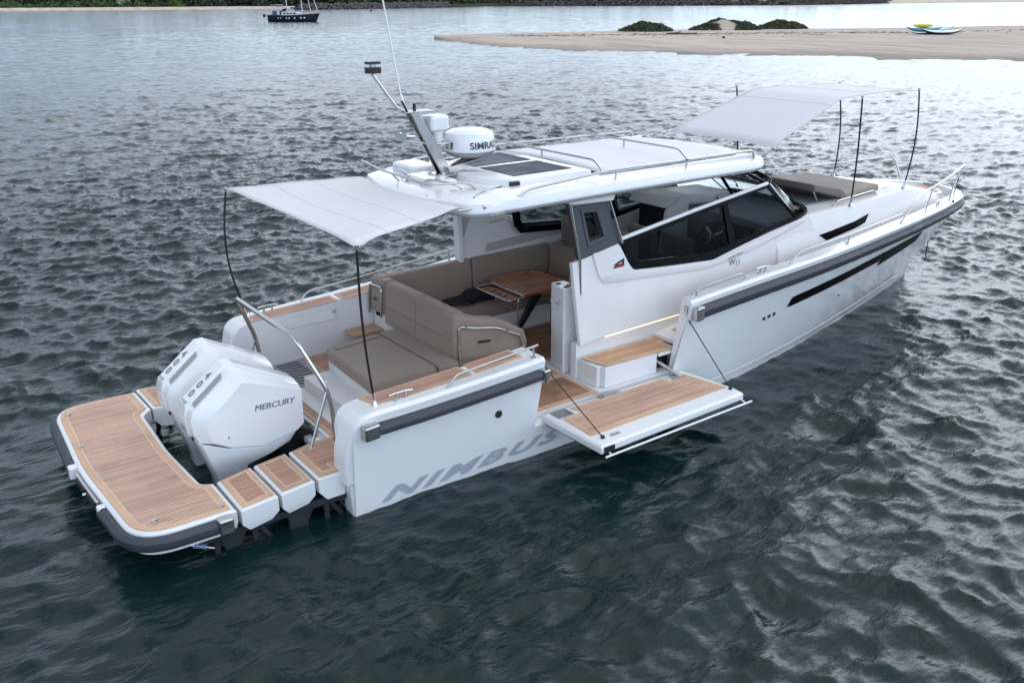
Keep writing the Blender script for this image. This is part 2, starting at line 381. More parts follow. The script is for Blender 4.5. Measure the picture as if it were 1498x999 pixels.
# gunwale teak
def strip(x0, x1, s, o0=.05, o1=.33, n=6, planks=None):
    xs = rr(x0, x1, n)
    return [(x, s*(bt(x)-.035-o0)) for x in xs]+[(x, s*(bt(x)-.035-o1)) for x in xs[::-1]]
zc = lambda x, y: zt(x)+.004
for s in (-1, 1):
    sc = (bt(.3)-.035)
    teakpad('gunwale_teak', [(.24, s*(sc-.36)), (.30, s*(sc-.13)), (.7, s*(sc-.1)), (1.37, s*(sc-.10)), (1.37, s*(sc-.36))], zc, Y, .028, PLANKR, .006)
    x1 = 2.0 if s < 0 else 4.1
    teakpad('gunwale_teak', [(1.43, s*(sc-.36)), (1.43, s*(sc-.10)), (x1, s*(sc-.12)), (x1, s*(sc-.36))], zc, Y, .028, PLANKR, .006)
# lockers lid line and small hatch latches on port bulwark
lm = MB()
lm.box((.45, 1.352, .86), (1.30, 1.372, .995)); lm.box((.60, 1.335, .90), (.66, 1.356, .93)); lm.box((1.27, 1.335, .95), (1.31, 1.356, .985), 1)
lm.build('locker_lid', [GELM, GREYP], Y, bevel=.006)
MB().prism([(1.42, .66), (1.84, .66), (1.84, .69), (1.42, .69)], 'y', 1.10, 1.37).build('teak_step', MARG, Y, bevel=.008)

# ---- fenders (rub rails) along the sheer
def rub(x0, x1, s, drop0, n=26, fn=None, dz=.15, th=.085):
    m = MB(); rings = []
    for x in rr(x0, x1, n):
        zc_ = zt(x)-drop0; z0, z1 = zc_-dz/2, zc_+dz/2
        X = lambda z: x*(11.45+.59*z/zt(x))/12.04
        # outward normal in plan
        def pt(z, o):
            t = z/zt(x); y = bw(min(x*11.45/12.04, 11.45))*(1-t**.85)+bt(x)*t**.85
            xa, xb = max(0, x-.05), min(12.04, x+.05)
            ya, yb = bt(xa), bt(xb); d = Vector((xb-xa, yb-ya, 0)).normalized(); nrm = Vector((-d.y, d.x, 0))
            return (X(z)+nrm.x*o, s*(y+nrm.y*o), z)
        rings.append([pt(z0, -.01), pt(z0+.01, th*.6), pt(z0+dz*.36, th), pt(z1-dz*.34, th*.98), pt(z1-.01, th*.5), pt(z1, -.01)])
    m.loft(rings); return m
rub(.18, 2.10, -1, .165, dz=.13).build('rub_rail', RUB, Y, bevel=.008)
fwdx = rr(0, 1, 40)
def rub_fwd(s):
    m = MB(); rings = []
    xs = rr(4.40, 11.2, 32)+[11.36, 11.5, 11.62, 11.72, 11.80, 11.87, 11.93, 11.98, 12.01, 12.03]
    for x in xs:
        dz = .165; zc_ = zt(x)-.165
        xa, xb = x-.03, min(12.04, x+.03); d = Vector((xb-xa, bt(xb)-bt(xa), 0)).normalized(); nrm = Vector((-d.y, d.x, 0))
        def pt(z, o):
            t = z/zt(x); y = bw(min(x*11.45/12.04, 11.45))*(1-t**.85)+bt(x)*t**.85
            X = x*(11.45+.59*t)/12.04
            return (X+nrm.x*o, s*max(y+nrm.y*o, 0), z)
        rings.append([pt(zc_-dz/2, -.01), pt(zc_-dz/2+.01, .07), pt(zc_-.02, .10), pt(zc_+.03, .095), pt(zc_+dz/2-.01, .05), pt(zc_+dz/2, -.01)])
    rings.append([(12.03+.10*k, 0, r[2]) for r, k in zip(rings[-1], (0, .6, 1, .95, .5, 0))])
    m.loft(rings); return m
rub_fwd(-1).build('rub_rail', RUB, Y, bevel=.006)
rub_fwd(1).build('rub_rail', RUB, Y, bevel=.006)
rub(.18, 4.3, 1, .165, dz=.13).build('rub_rail', RUB, Y, bevel=.008)
# stainless end caps
def endcap(x, z, s=-1, w=.12, h=.15, parent=Y, out=.10, ya=None):
    y = (hy(x, z) if ya is None else ya)
    m = MB(); m.prism([(x-w/2, z-h/2-.005), (x+w/2, z-h/2+.006), (x+w/2, z+h/2+.006), (x-w/2, z+h/2-.005)], 'y', s*(y-.02), s*(y+out))
    return m.build('rail_end_cap', STEEL, parent, bevel=.022, seg=3)
endcap(.15, .872, w=.16, h=.145, out=.098); endcap(2.13, .958, w=.08, h=.15); endcap(4.35, 1.175, w=.12, h=.17, out=.10)

from mathutils.bvhtree import BVHTree
_hb = bmesh.new(); _hb.from_mesh(hull.data); _tree = BVHTree.FromBMesh(_hb)
def hy(x, z):
    """half breadth of the starboard skin, measured on the hull mesh itself"""
    h = _tree.ray_cast(Vector((x, -5, z)), Vector((0, 1, 0)))
    return -h[0].y if h[0] is not None and h[0].y < 0 else .0
# ---- hull window (dark long glass), portholes and outlets
def hull_patch(poly, off=.006, m=None, name='hull_window', mi=FRAME, n=1):
    """polygon in (x,z) laid on the starboard hull skin, subdivided along x"""
    return MB().prism(poly, 'y', lambda x, z: -(hy(x, z)+off), lambda x, z: -(hy(x, z)-.03)).build(name, mi, Y)
def band(x0, x1, zb0, zb1, zt0, zt1, n=24, off=.010, name='hull_window', mi=None):
    lo = []; hi = []
    for i in range(n+1):
        t = i/n; x = x0+(x1-x0)*t
        a = zb0+(zb1-zb0)*t; c_ = zt0+(zt1-zt0)*t
        if i == 0: a += .008; c_ -= .008
        if i == n: a += (c_-a)*.75; 
        lo.append((x, a)); hi.append((x+(.05 if i == 0 else 0), c_))
    m = MB(); f = lambda p: (p[0], -(hy(*p)+off), p[1]); nr = 5
    for i in range(n):
        for k in range(nr):
            g = lambda a, b, t: (a[0]+(b[0]-a[0])*t, a[1]+(b[1]-a[1])*t)
            m.add([f(g(lo[i], hi[i], k/nr)), f(g(lo[i+1], hi[i+1], k/nr)), f(g(lo[i+1], hi[i+1], (k+1)/nr)), f(g(lo[i], hi[i], (k+1)/nr))], [(0, 1, 2, 3)])
    return m.build(name, mi or FRAME, Y)
HWIN = mat('hull_window_glass', (.004, .004, .005), .3, spec=.06, ior=1.2)
band(6.18, 8.62, .835, 1.005, .975, 1.145, mi=HWIN)
band(8.56, 9.90, .91, 1.05, 1.14, 1.205, n=14, mi=HWIN, off=.0115)
for x, z in ((5.72, .79), (5.82, .80), (5.92, .81)):
    MB().lathe((x, -(hy(x, z)-.004), z), [(.026, 0), (.026, .012), (.015, .014)], 16, axis=(0, -1, .15)).build('through_hull_fitting', BLK, Y)
MB().lathe((7.64, -(hy(7.64, .66)-.004), .66), [(.02, 0), (.02, .012)], 12, axis=(0, -1, .3)).build('through_hull_fitting', BLK, Y)
m = MB(); m.lathe((1.60, -(hy(1.6, .64)-.006), .64), [(.042, 0), (.042, .012), (.034, .018), (.03, .012)], 24, axis=(0, -1, .1))
m.build('side_vent', BLK, Y)
text('hull_name', 'NIMBUS', lambda u, v: ((lambda x, z: (x, -(hy(x, z)+.008), z))(.27+2.22*u, .035+.15*v+.05*u)), LGREY, Y, bold=.042, shear=.45, space=1.3)
# chine spray rail forward
m = MB(); rings = []
for x in rr(4.6, 10.6, 30):
    zc_ = .10+.02*(x-4.6); y = hy(x, zc_)
    rings.append([(x, -(y-.01), zc_+.025), (x, -(y+.006), zc_+.004), (x, -(y-.01), zc_-.02)])
m.loft(rings); m.build('spray_rail', GEL, Y)

# ================= swim platform
pl_out = rnd([(-1.10, -1.62, 0), (-1.96, -1.62, 0), (-2.05, 0, 0), (-1.97, 1.62, 0), (-1.10, 1.60, 0), (-1.09, 1.02, 0), (-1.20, .92, 0), (-1.24, -.1, 0), (-1.20, -.98, 0), (-1.10, -1.03, 0)],
             [0, .36, .3, .36, 0, .0, .12, .2, .14, 0], 8, True)
pl2 = [(p[0], p[1]) for p in pl_out]
P_ = empty('swim_platform', (0, 0, 0)); P_.parent = Y
m = MB(); m.prism(inset(pl2, .03), 'z', .20, .24); m.loft([[(p[0], p[1], .24) for p in inset(pl2, .012)], [(p[0], p[1], .30) for p in pl2], [(p[0], p[1], .405) for p in pl2], [(p[0], p[1], .42) for p in inset(pl2, .015)]])
m.build('platform_slab', GEL, P_)
teakpad('platform_teak', inset(pl2, .042), .426, P_, .06, PLANK, .008)
# platform fenders: two arcs round the aft corners
def platfender(pts, h=.12, o=.075):
    m = MB(); P = [Vector(p) for p in pts]; rings = []
    for i, p in enumerate(P):
        t = (P[min(i+1, len(P)-1)]-P[max(i-1, 0)]).normalized(); n = Vector((-t.y, t.x, 0))
        if n.dot(p-Vector((-1.2, 0, 0))) < 0: n = -n
        rings.append([p+n*a+Vector((0, 0, z)) for a, z in ((-.02, 0), (o*.7, .0), (o, h*.35), (o*.95, h*.7), (o*.45, h), (-.02, h))])
    return m.loft(rings)
edge_s = rnd([(-1.22, -1.62, .27), (-1.96, -1.62, .27), (-2.01, -.80, .27)], [0, .36, 0], 10)
edge_p = rnd([(-1.22, 1.62, .27), (-1.97, 1.62, .27), (-2.045, .18, .27)], [0, .36, 0], 10)
for ed in (edge_s, edge_p): platfender(ed).build('platform_fender', RUB, P_)
MB().box((-1.29, -1.72, .26), (-1.16, -1.60, .41)).build('fender_end_cap', STEEL, P_, bevel=.02, seg=3)
MB().box((-2.075, -.84, .27), (-1.99, -.76, .40)).build('fender_end_cap', GEL, P_, bevel=.02, seg=3)
MB().box((-2.115, .10, .27), (-2.02, .20, .40)).build('fender_end_cap', GEL, P_, bevel=.02, seg=3)
m = MB(); m.prism([(-2.05, -.66), (-2.02, -.66), (-2.05, .04), (-2.08, .04)], 'z', .255, .37, 0); m.prism([(-2.062, -.62), (-2.04, -.62), (-2.05, -.36), (-2.072, -.36)], 'z', .275, .345, 1); m.prism([(-2.078, -.30), (-2.05, -.30), (-2.07, -.02), (-2.09, -.02)], 'z', .275, .345, 1); m.cyl((-2.10, -.33, .31), (-2.04, -.33, .31), .018, 12, 0)
m.build('boarding_ladder_hatch', [STEEL, BLK], P_, bevel=.004)
for x, y in ((-1.86, 1.34), (-1.93, .45), (-1.74, -1.40), (-1.20, -1.50)):
    m = MB(); m.lathe((x, y, .43), [(.028, 0), (.028, .006), (.016, .01)], 16); m.lathe((x+.02, y-.01, .43), [(.012, 0), (.014, .02), (.006, .026)], 10)
    m.build('deck_fitting', STEEL, P_)
# stepping blocks each side
def block(pts, zb, name='step_block'):
    b_ = MB(); top = inset(pts, .012)
    cx = sum(p[0] for p in pts)/4; 
    low = [(cx+(p[0]-cx)*.62, p[1]+(.0 if abs(p[1]) > 1.3 else 0)) for p in pts]
    b_.loft([[(p[0], p[1]*.985, zb) for p in low], [(p[0], p[1], .27) for p in pts], [(p[0], p[1], .405) for p in pts], [(p[0], p[1], .42) for p in top]])
    o = b_.build(name, GEL, Y, bevel=.006)
    teakpad('step_teak', inset(pts, .03), .426, o, .045, PLANKR, .008); return o
for s in (-1, 1):
    A = [(-1.07, 1.02), (-.71, .92), (-.71, 1.60), (-1.075, 1.66)]; B = [(-.68, .92), (-.33, .85), (-.33, 1.54), (-.68, 1.60)]
    block([(x, s*y) for x, y in A], .19); block([(x, s*y) for x, y in B], .19)
    D = [(-.30, .86), (-.02, .78), (.33, .78), (.33, 1.38), (-.02, 1.40), (-.03, 1.54), (-.30, 1.545)]
    D = [(x, s*y) for x, y in D]
    b_ = MB(); b_.loft([[(x, y, .18) if x > -.25 else (x+.08, y, .18) for x, y in D], [(x, y, .28) for x, y in D], [(x, y, .42) for x, y in D]])
    o = b_.build('transom_block', GEL, Y, bevel=.012)
    teakpad('step_teak', inset(D, .03), .427, o, .055, PLANKR, .008)
# transom ledge in front of the motors
m = MB(); m.box((.16, -.80, .20), (.38, .80, .42)); o = m.build('motor_well_ledge', GEL, Y, bevel=.015)
teakpad('ledge_teak', [(.19, -.77), (.37, -.77), (.37, .6), (.19, .6)], .427, o, .03, PLANKR, .006)
MB().box((.02, -.84, -.3), (.17, .84, .30)).build('motor_well', DKGR, Y)
# black support frames under the platform
BRKT = mat('bracket_steel', (.035, .038, .042), .35, metal=.3, noise=.2)
for s in (-1, 1):
    m = MB(); yy = s*1.50
    m.box((-1.35, yy-.03, .13), (.05, yy+.03, .19))
    m.box((-1.35, yy-.02, -.18), (.05, yy+.02, -.13))
    for x in (-1.3, -.95, -.6, -.25):
        m.prism([(x, .14), (x+.05, .14), (x+.05, -.16), (x, -.16)], 'y', yy-.02, yy+.02)
        m.prism([(x+.04, .14), (x+.09, .14), (x+.28, -.16), (x+.23, -.16)], 'y', yy-.014, yy+.014)
    m.prism([(-.62, .13), (-.35, .13), (-.45, -.06), (-.55, -.06)], 'y', yy-.012, yy+.012)
    m.prism([(-1.25, .13), (-1.0, .13), (-1.08, -.06), (-1.18, -.06)], 'y', yy-.012, yy+.012)
    m.build('platform_bracket', BRKT, Y, bevel=.004)
m = MB(); m.tube([(-1.66, -1.30, .14), (-1.28, -1.50, .04)], .016); m.build('ladder_strut', STEEL, P_)
m = MB()
for k in range(5): m.lathe((-1.45+.02*k, -1.41-.0105*k, .085-.005*k), [(.018, 0), (.026, .004), (.026, .012), (.018, .016)], 10, axis=(.28, -.15, -.09))
tag(m.build('lashing', mat('blue_white_cord', (.25, .33, .6), .8, noise=.5, nscale=60), P_), 'blue and white lashing')
m = MB(); base = Vector((-.12, -1.46, .10))
for k in range(5):
    a = k*.9; m.tube(rnd([base+Vector((.1*math.cos(a), .0, .07*math.sin(a))), base+Vector((.09*math.cos(a+1.5), .03, .06*math.sin(a+1.4)-.02*k)), base+Vector((.12*math.cos(a+3), .0, .06*math.sin(a+3.2)-.02*k)), base+Vector((.08*math.cos(a+4.4), -.02, .07*math.sin(a+4.5)))], .04), .006)
m.build('steering_hoses', BLK, Y)

# ================= outboard motors (bolted to the transom: parts of the yacht)
def shrink(P, k, c): return [(c[0]+(x-c[0])*(1-k), c[1]+(z-c[1])*(1-k)) for x, z in P]
def motor(yc):
    G = empty('outboard_motor', (0, yc, 0)); G.parent = Y
    c = (-.55, .80)
    Pa = [(-1.105, .978), (-.70, 1.303), (-.61, 1.305), (-.02, 1.0), (.005, .975), (.0, .55), (-.08, .50), (-.45, .43), (-.80, .50), (-1.06, .60), (-1.12, .70), (-1.135, .87)]
    Pb = [(x+(.022 if x < -.65 else 0), z-(.02 if z > .9 else 0)) for x, z in Pa]
    Pc = [(-1.06, .945), (-.675, 1.25), (-.60, 1.255), (-.02, .985), (.003, .96), (-.002, .55), (-.08, .50), (-.45, .43), (-.79, .50), (-1.04, .60), (-1.09, .70), (-1.10, .85)]
    Pd = [(-.93, .86), (-.60, 1.135), (-.55, 1.14), (-.03, .945), (-.0, .92), (-.006, .56), (-.085, .50), (-.45, .435), (-.76, .50), (-.93, .60), (-.97, .69), (-.97, .79)]
    lv = [(.250, Pd), (.172, Pc), (.100, Pb), (.088, Pa)]
    rings = [[(x, -y, z) for x, z in P] for y, P in lv]+[[(x, y, z) for x, z in P] for y, P in lv[::-1]]
    cow = MB().loft(rings).build('cowling', MOTOR, G, bevel=.011, seg=3, sharp=28)
    # groove inlets on either side of the spine
    for s in (-1, 1):
        y0, y1 = s*.108, s*.158
        def sp(t, k): return Vector(((-1.083, -1.068)[k]+.405*t-.006, (y0, y1)[k], (.958, .947)[k]+.322*t+.007))
        a, b_ = sp(.12, 0), sp(.86, 0); d, e_ = sp(.06, 1), sp(.78, 1)
        MB().add([a, b_, e_, d], [(0, 1, 2, 3)]).build('air_intake', GREYP, cow)
    # lower cowling / chaps
    lo = [(-1.06, .612), (-.80, .503), (-.45, .434), (-.08, .503), (-.03, .53), (-.14, .40), (-.34, .33), (-.58, .20), (-.60, -.5), (-.86, -.5), (-.90, .12), (-1.0, .44)]
    cl = (-.62, .35)
    rg = []
    for y, kk in ((.243, .16), (.228, .05), (.18, 0)):
        rg.append([(cl[0]+(x-cl[0])*(1-kk), y*(1 if z > .3 else .45), cl[1]+(z-cl[1])*(1-kk*.3)) for x, z in lo])
    rg = [[(a, -b_, d) for a, b_, d in r] for r in rg]+rg[::-1]
    MB().loft(rg).build('lower_cowling', MOTOR, G, bevel=.012, seg=3, sharp=50)
    # fittings
    for s in (-1, 1):
        m = MB(); m.lathe((-.90, s*.203, .455), [(.042, 0), (.042, .024), (.033, .028)], 20, axis=(-.25, s, -.1))
        m.build('flush_port', BLK, G)
    MB().lathe((-1.075, -.10, .64), [(.02, 0), (.02, .014)], 12, axis=(-1, 0, -.2)).build('cowl_screw', BLK, G); MB().lathe((-.78, -.249, .62), [(.008, 0), (.008, .006)], 8, axis=(0, -1, 0)).build('cowl_screw', BLK, G)
    m = MB(); m.prism([(-.05, .5), (.12, .42), (.2, .05), (.05, -.3), (-.12, -.3), (-.15, .35)], 'y', -.14, .14); m.build('mounting_bracket', BLK, G, bevel=.02)
    m = MB(); m.tube(rnd([(-.05, -.12, .48), (.06, -.2, .46), (.12, -.22, .34), (.2, -.15, .25)], .05), .022); m.tube(rnd([(-.05, .05, .50), (.08, .1, .47), (.18, .05, .32)], .05), .02)
    m.build('rigging_tube', BLK, G)
    # lettering: numerals run down the aft spine
    A = Vector((-1.105, 0, .978)); B = Vector((-.70, 0, 1.303)); dirv = (B-A).normalized(); nrm = Vector((-dirv.z, 0, dirv.x))
    for i, ch in enumerate('400'):
        o = A+dirv*(.31-.112*i)+nrm*.004; w = .075
        # glyph upright along the slope, read from astern
        text('numeral', ch, plane_fn(o+Vector((0, w*.5, 0)), (0, -w, 0), dirv*.085), GREYT, cow, bold=.02)
    text('badge', 'V10', plane_fn(A+dirv*.005+nrm*.004+Vector((0, .055, 0)), (0, -.11, 0), dirv*.04), BLACKT, cow, shear=.3)
    for s in (-1, 1):
        if s < 0: f = plane_fn((-.50, -.2535, .822), (.42, 0, -.012), (0.0, 0, .06))
        else: f = plane_fn((-.07, .2535, .815), (-.40, 0, .02), (-.012, 0, .062))
        vs_, fs_t = textmesh('MERCURY', .0, .25); lm_ = MB()
        for k_ in range(3): lm_.add([f(u_+.0045*k_, v_)+Vector((0, s*.0004*k_, 0)) for u_, v_ in vs_], fs_t)
        lm_.build('maker_name', GREYT, cow, smooth=False)
    return G
motor(-.355); motor(.365)

# guard hoop over the motors
m = MB()
m.tube(rnd([(.17, -.95, .42), (.16, -.95, .78), (.12, -.93, 1.02), (-.10, -.76, 1.55), (-.10, .76, 1.55), (.12, .93, 1.02), (.16, .95, .78), (.17, .95, .42)], [0, .08, .1, .12, .05, .1, .08, 0], 5), .023, 12)
for s in (-1, 1):
    m.tube([(-.10, s*.94, .42), (.125, s*.935, 1.0)], .016, 10)
    for x, y in ((.17, .95), (-.10, .94)): m.lathe((x, s*y, .428), [(.038, 0), (.038, .008), (.024, .014)], 16)
m.build('guard_hoop', STEEL, Y)

# ================= cockpit furniture
m = MB()
m.prism([(.73, -.68), (1.86, -.68), (1.86, .64), (.79, .50)], 'z', .452, .70); m.box((.46, -.90, .452), (.78, .46, .60)); m.box((.64, -1.38, .452), (2.12, -.66, .70)); m.box((.44, -1.38, .452), (.66, -.88, .62))
m.box((1.84, -.52, .452), (2.0, 1.36, .93))
m.box((2.0, .62, .452), (4.55, 1.36, .72)); m.box((4.05, -.50, .452), (4.55, .62, .72)); m.box((2.0, -.70, .452), (2.50, .62, .72))
m.build('seat_base', GELM, Y, bevel=.012, seg=2)
for y in (.15, -.55): MB().lathe((.60, y, .602), [(.02, 0), (.02, .004)], 12).build('drain_cap', STEEL, Y)
m = MB(); m.box((.40, .50, .453), (.78, 1.30, .47), 0)
for k in range(9): m.box((.44, .56+.08*k, .471), (.72, .59+.08*k, .4745), 1)
m.build('deck_drain_grate', [GREYP, BLK], Y)
def cush(poly, z0, z1, name='seat_cushion', r=.035, parent=Y, m=CUSH):
    return MB().prism(poly, 'z', z0, z1).build(name, m, parent, bevel=r, seg=4)
# sun bed (aft pad in two pieces)
sb = cush([(.71, -.71), (1.52, -.71), (1.52, .66), (.77, .52)], .705, .845, 'sunbed_cushion', .035)
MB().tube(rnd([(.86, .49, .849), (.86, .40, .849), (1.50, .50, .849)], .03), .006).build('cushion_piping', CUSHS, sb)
sb2 = cush([(1.535, -.71), (1.80, -.71), (1.80, .68), (1.535, .66)], .705, .845, 'sunbed_cushion', .03)
# aft sofa backrest
def backrest(x0, x1, y0, y1, z0, z1, lean=.04, name='backrest', r=.04):
    m = MB(); m.loft([[(x0, y0, z0), (x1, y0, z0), (x1, y1, z0), (x0, y1, z0)], [(x0+lean, y0, z1), (x1, y0, z1), (x1, y1, z1), (x0+lean, y1, z1)]])
    return m.build(name, CUSH, Y, bevel=r, seg=4)
backrest(1.78, 1.99, -.555, .985, .80, 1.335); backrest(1.78, 1.99, .99, 1.36, .90, 1.335)
for z_ in (1.03,):
    MB().tube([(1.797, -.54, z_), (1.797, .97, z_)], .0045, 6).build('seam', CUSHS, Y)
for y_ in (.22,): MB().tube([(1.785, y_, .88), (1.818, y_, 1.30), (1.86, y_, 1.337), (1.97, y_, 1.337)], .004, 6).build('seam', CUSHS, Y)
prof = [(1.80, .76), (1.80, 1.335), (1.98, 1.30), (2.14, 1.245), (2.30, 1.225), (2.52, 1.12), (2.68, 1.02), (2.72, .90), (2.72, .76)]
army = lambda x: -.60-.14*max(0, min(1, (x-1.85)/.5))
ret = MB(); ret.prism(prof, 'y', lambda x, z: army(x), lambda x, z: army(x)+.20); ret.build('armrest', CUSH, Y, bevel=.045, seg=4)
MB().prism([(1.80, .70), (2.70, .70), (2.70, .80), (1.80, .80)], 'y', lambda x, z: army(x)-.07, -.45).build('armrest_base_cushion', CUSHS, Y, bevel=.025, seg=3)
# sofa seats and backs
cush([(2.00, -.42), (2.50, -.42), (2.50, 1.14), (2.00, 1.14)], .72, .86)
cush([(2.51, .62), (4.48, .62), (4.48, 1.14), (2.51, 1.14)], .72, .86)
cush([(4.02, -.50), (4.48, -.50), (4.48, .61), (4.02, .61)], .72, .86)
def sideback(x0, x1, z1a, z1b):
    m = MB(); m.loft([[(x, 1.10, .80), (x, 1.15, z), (x, 1.28, z), (x, 1.34, .80)] for x, z in ((x0, z1a), (x1, z1b))])
    return m.build('backrest', CUSH, Y, bevel=.03, seg=3)
sideback(1.84, 3.20, 1.345, 1.365); sideback(3.215, 4.5, 1.365, 1.38)
m = MB(); m.loft([[(4.42, y, .80), (4.48, y, 1.40), (4.60, y, 1.40), (4.60, y, .80)] for y in (-.50, 1.10)]); m.build('backrest', CUSH, Y, bevel=.035, seg=4)
for y0, y1 in ((-.40, .30), (.45, 1.06)):
    m = MB(); m.loft([[(4.62, y, 1.2), (4.60, y, 1.76), (4.74, y, 1.76), (4.80, y, 1.2)] for y in (y0, y1)]); hs = m.build('helm_seat_back', CUSH, Y, bevel=.06, seg=4)
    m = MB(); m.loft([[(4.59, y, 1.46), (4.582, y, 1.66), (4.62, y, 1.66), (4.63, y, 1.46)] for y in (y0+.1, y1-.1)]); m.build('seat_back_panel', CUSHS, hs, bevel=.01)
m = MB(); m.tube([(4.57, .5, 1.435), (4.57, 1.02, 1.435)], .009); m.build('grab_rail', STEEL, Y)
# stainless loops on the backrests
m = MB(); m.tube(rnd([(1.765, 1.33, .86), (1.79, 1.33, 1.24), (1.79, 1.02, 1.26), (1.765, 1.02, .88)], .06), .015); m.build('backrest_rail', STEEL, Y)
ay_ = lambda x: army(x)-.022
m = MB(); m.tube(rnd([(x, ay_(x), z) for x, z in ((1.86, .72), (1.86, 1.20), (2.05, 1.16), (2.28, 1.14), (2.60, .98), (2.65, .80))], [0, .05, .08, .08, .05, 0], 5), .0145)
m.build('backrest_rail', STEEL, Y)
for x, z in ((1.86, .95), (1.94, 1.185), (2.42, 1.07), (2.64, .86)): MB().lathe((x, ay_(x), z-.014), [(.022, 0), (.022, .03)], 10).build('rail_clamp', STEEL, Y)
m = MB(); m.add([(x, army(x)-.006, z) for x, z in ((2.08, .97), (2.22, .97), (2.22, 1.0), (2.08, 1.0))], [(0, 1, 2, 3)]); m.build('maker_tag', BLK, Y)
m = MB(); m.add([(1.785, y, z) for y, z in ((1.24, 1.06), (1.16, 1.06), (1.16, 1.09), (1.24, 1.09))], [(0, 1, 2, 3)]); m.build('maker_tag', BLK, Y)

# table
T = empty('cockpit_table', (.04, .08, 0)); T.parent = Y
top = [(a[0], a[1]) for a in rnd([(3.22, -.02, 0), (3.98, -.06, 0), (3.98, .78, 0), (3.22, .78, 0)], [.03, .18, .22, .03], 8, True)]
m = MB(); m.prism(top, 'z', 1.10, 1.135); m.ringprism(top, inset(top, .02), 'z', 1.10, 1.152); tt = m.build('table_top', WOOD, T, bevel=.004)
lf = [(2.99, .0), (3.20, .0), (3.20, .66), (2.99, .66)]
m = MB(); m.prism([(a[0], a[1]) for a in rnd([(x, y, 0) for x, y in lf], .04, 5, True)], 'z', 1.07, 1.09); leaf = m.build('cup_holder_leaf', WOOD, T, bevel=.003)
m = MB()
for k in range(3): m.lathe((3.08, .18+.13*k, 1.0905), [(.038, 0), (.038, .0015)], 20)
m.build('cup_hole', BLK, leaf)
m = MB(); m.tube(rnd([(3.205, .70, 1.105), (2.96, .70, 1.10), (2.96, -.04, 1.10), (3.205, -.04, 1.105)], .06), .011); m.tube([(3.208, -.04, 1.12), (3.208, .74, 1.12)], .013); m.build('leaf_rail', STEEL, T)
m = MB()
for y in (.12, .60): MB().tube(rnd([(3.40, y, 1.10), (3.26, y, 1.08), (3.22, y, 1.0), (3.22, y, .46)], .06), .016).build('table_leg', STEEL, T)
MB().tube([(3.70, .05, 1.10), (3.70, .05, .46)], .016).build('table_leg', STEEL, T)
m = MB(); m.prism([(3.34, .48), (3.42, .48), (3.86, 1.02), (3.84, 1.10), (3.76, 1.10)], 'y', .35, .40); m.build('gas_strut_column', BLK, T, bevel=.01)
for y in (.10, .38, .66):
    MB().box((3.195, y, 1.128), (3.235, y+.06, 1.156)).build('hinge', STEEL, T, bevel=.003)
# black bag lying on the port seat
bagr = MB(); bagr.loft([[(x, .98+dy*k, .865+dz*k) for dy, dz in ((-.14, .0), (-.16, .07), (-.08, .13), (.08, .13), (.14, .06), (.13, .0))] for x, k in ((2.62, .3), (2.68, .55), (2.98, .6), (3.02, .95), (3.35, 1.0), (3.42, .9))])
bag = bagr.build('bag', mat('black_fabric', (.012, .012, .014), .75, noise=.2, bump=.3), None, bevel=.02, seg=3); tag(bag, 'black rolled cover lying on the port seat of the cockpit sofa behind the table', 'bag')
MB().tube(rnd([(2.65, .86, .93), (2.9, .78, .87), (3.3, .80, .95)], .08), .012).build('strap', BLK, bag)

# starboard console at the cabin's after end, with cup holders and hooks
m = MB(); m.prism([(3.08, -.94), (3.34, -.98), (3.34, -.62), (3.16, -.60)], 'z', .452, 1.47); con = m.build('side_console', GEL, Y, bevel=.02, seg=3)
m = MB()
for x, y in ((3.19, -.70), (3.25, -.82), (3.18, -.86)): m.lathe((x, y, 1.471), [(.034, 0), (.034, .004), (.028, .005)], 20)
m.build('cup_holder', BLK, con)
m = MB()
for y in (-.72, -.84): m.tube(rnd([(3.105, y, 1.32), (3.07, y, 1.32), (3.07, y, 1.27), (3.05, y, 1.30)], .012), .006)
m.build('coat_hook', STEEL, con)
m = MB(); m.tube(rnd([(3.20, -.90, 1.47), (3.20, -.90, 1.62), (3.22, -1.02, 1.95)], .05), .01); m.build('grab_rail', STEEL, con)

# ================= side terrace (folded down)
Te = empty('side_terrace', (0, 0, 0)); Te.parent = Y
to = [(2.19, -1.70), (4.28, -1.68), (4.37, -2.42), (4.35, -2.57), (2.20, -2.64)]
m = MB(); m.loft([[(2.25, -1.74, .30), (4.22, -1.74, .30), (4.31, -2.38, .31), (4.31, -2.53, .33), (2.26, -2.60, .33)],
                  [(x, y, .37) for x, y in to], [(x, y, .43) for x, y in to], [(x, y, .452) for x, y in inset(to, .02)]])
m.build('terrace_slab', GEL, Te, bevel=.006)
teakpad('terrace_teak', [(2.52, -1.76), (2.58, -1.90), (2.44, -1.93), (2.30, -1.92), (2.27, -2.40), (4.29, -2.36), (4.19, -1.80), (4.10, -1.80), (4.05, -1.86), (3.9, -1.86), (3.86, -1.76)][::-1], .458, Te, .045, PLANK, .007)
m = MB(); m.tube([(2.22, -2.69, .35), (4.40, -2.65, .36)], .012); m.tube([(2.30, -2.58, .39), (2.30, -2.69, .352)], .009); m.tube([(4.30, -2.52, .40), (4.30, -2.655, .36)], .009)
m.build('terrace_edge_rail', GEL, Te)
m = MB(); m.box((2.95, -1.79, .458), (3.25, -1.69, .472), 0); m.box((3.0, -1.76, .471), (3.2, -1.72, .482), 1); m.build('terrace_hinge', [STEEL, GREYP], Te, bevel=.004)
MB().box((2.27, -1.90, .456), (2.47, -1.73, .462)).build('hinge_plate', STEEL, Te, bevel=.004)
m = MB(); m.box((2.44, -2.53, .453), (2.56, -2.48, .456)); m.build('warning_label', GREYP, Te)
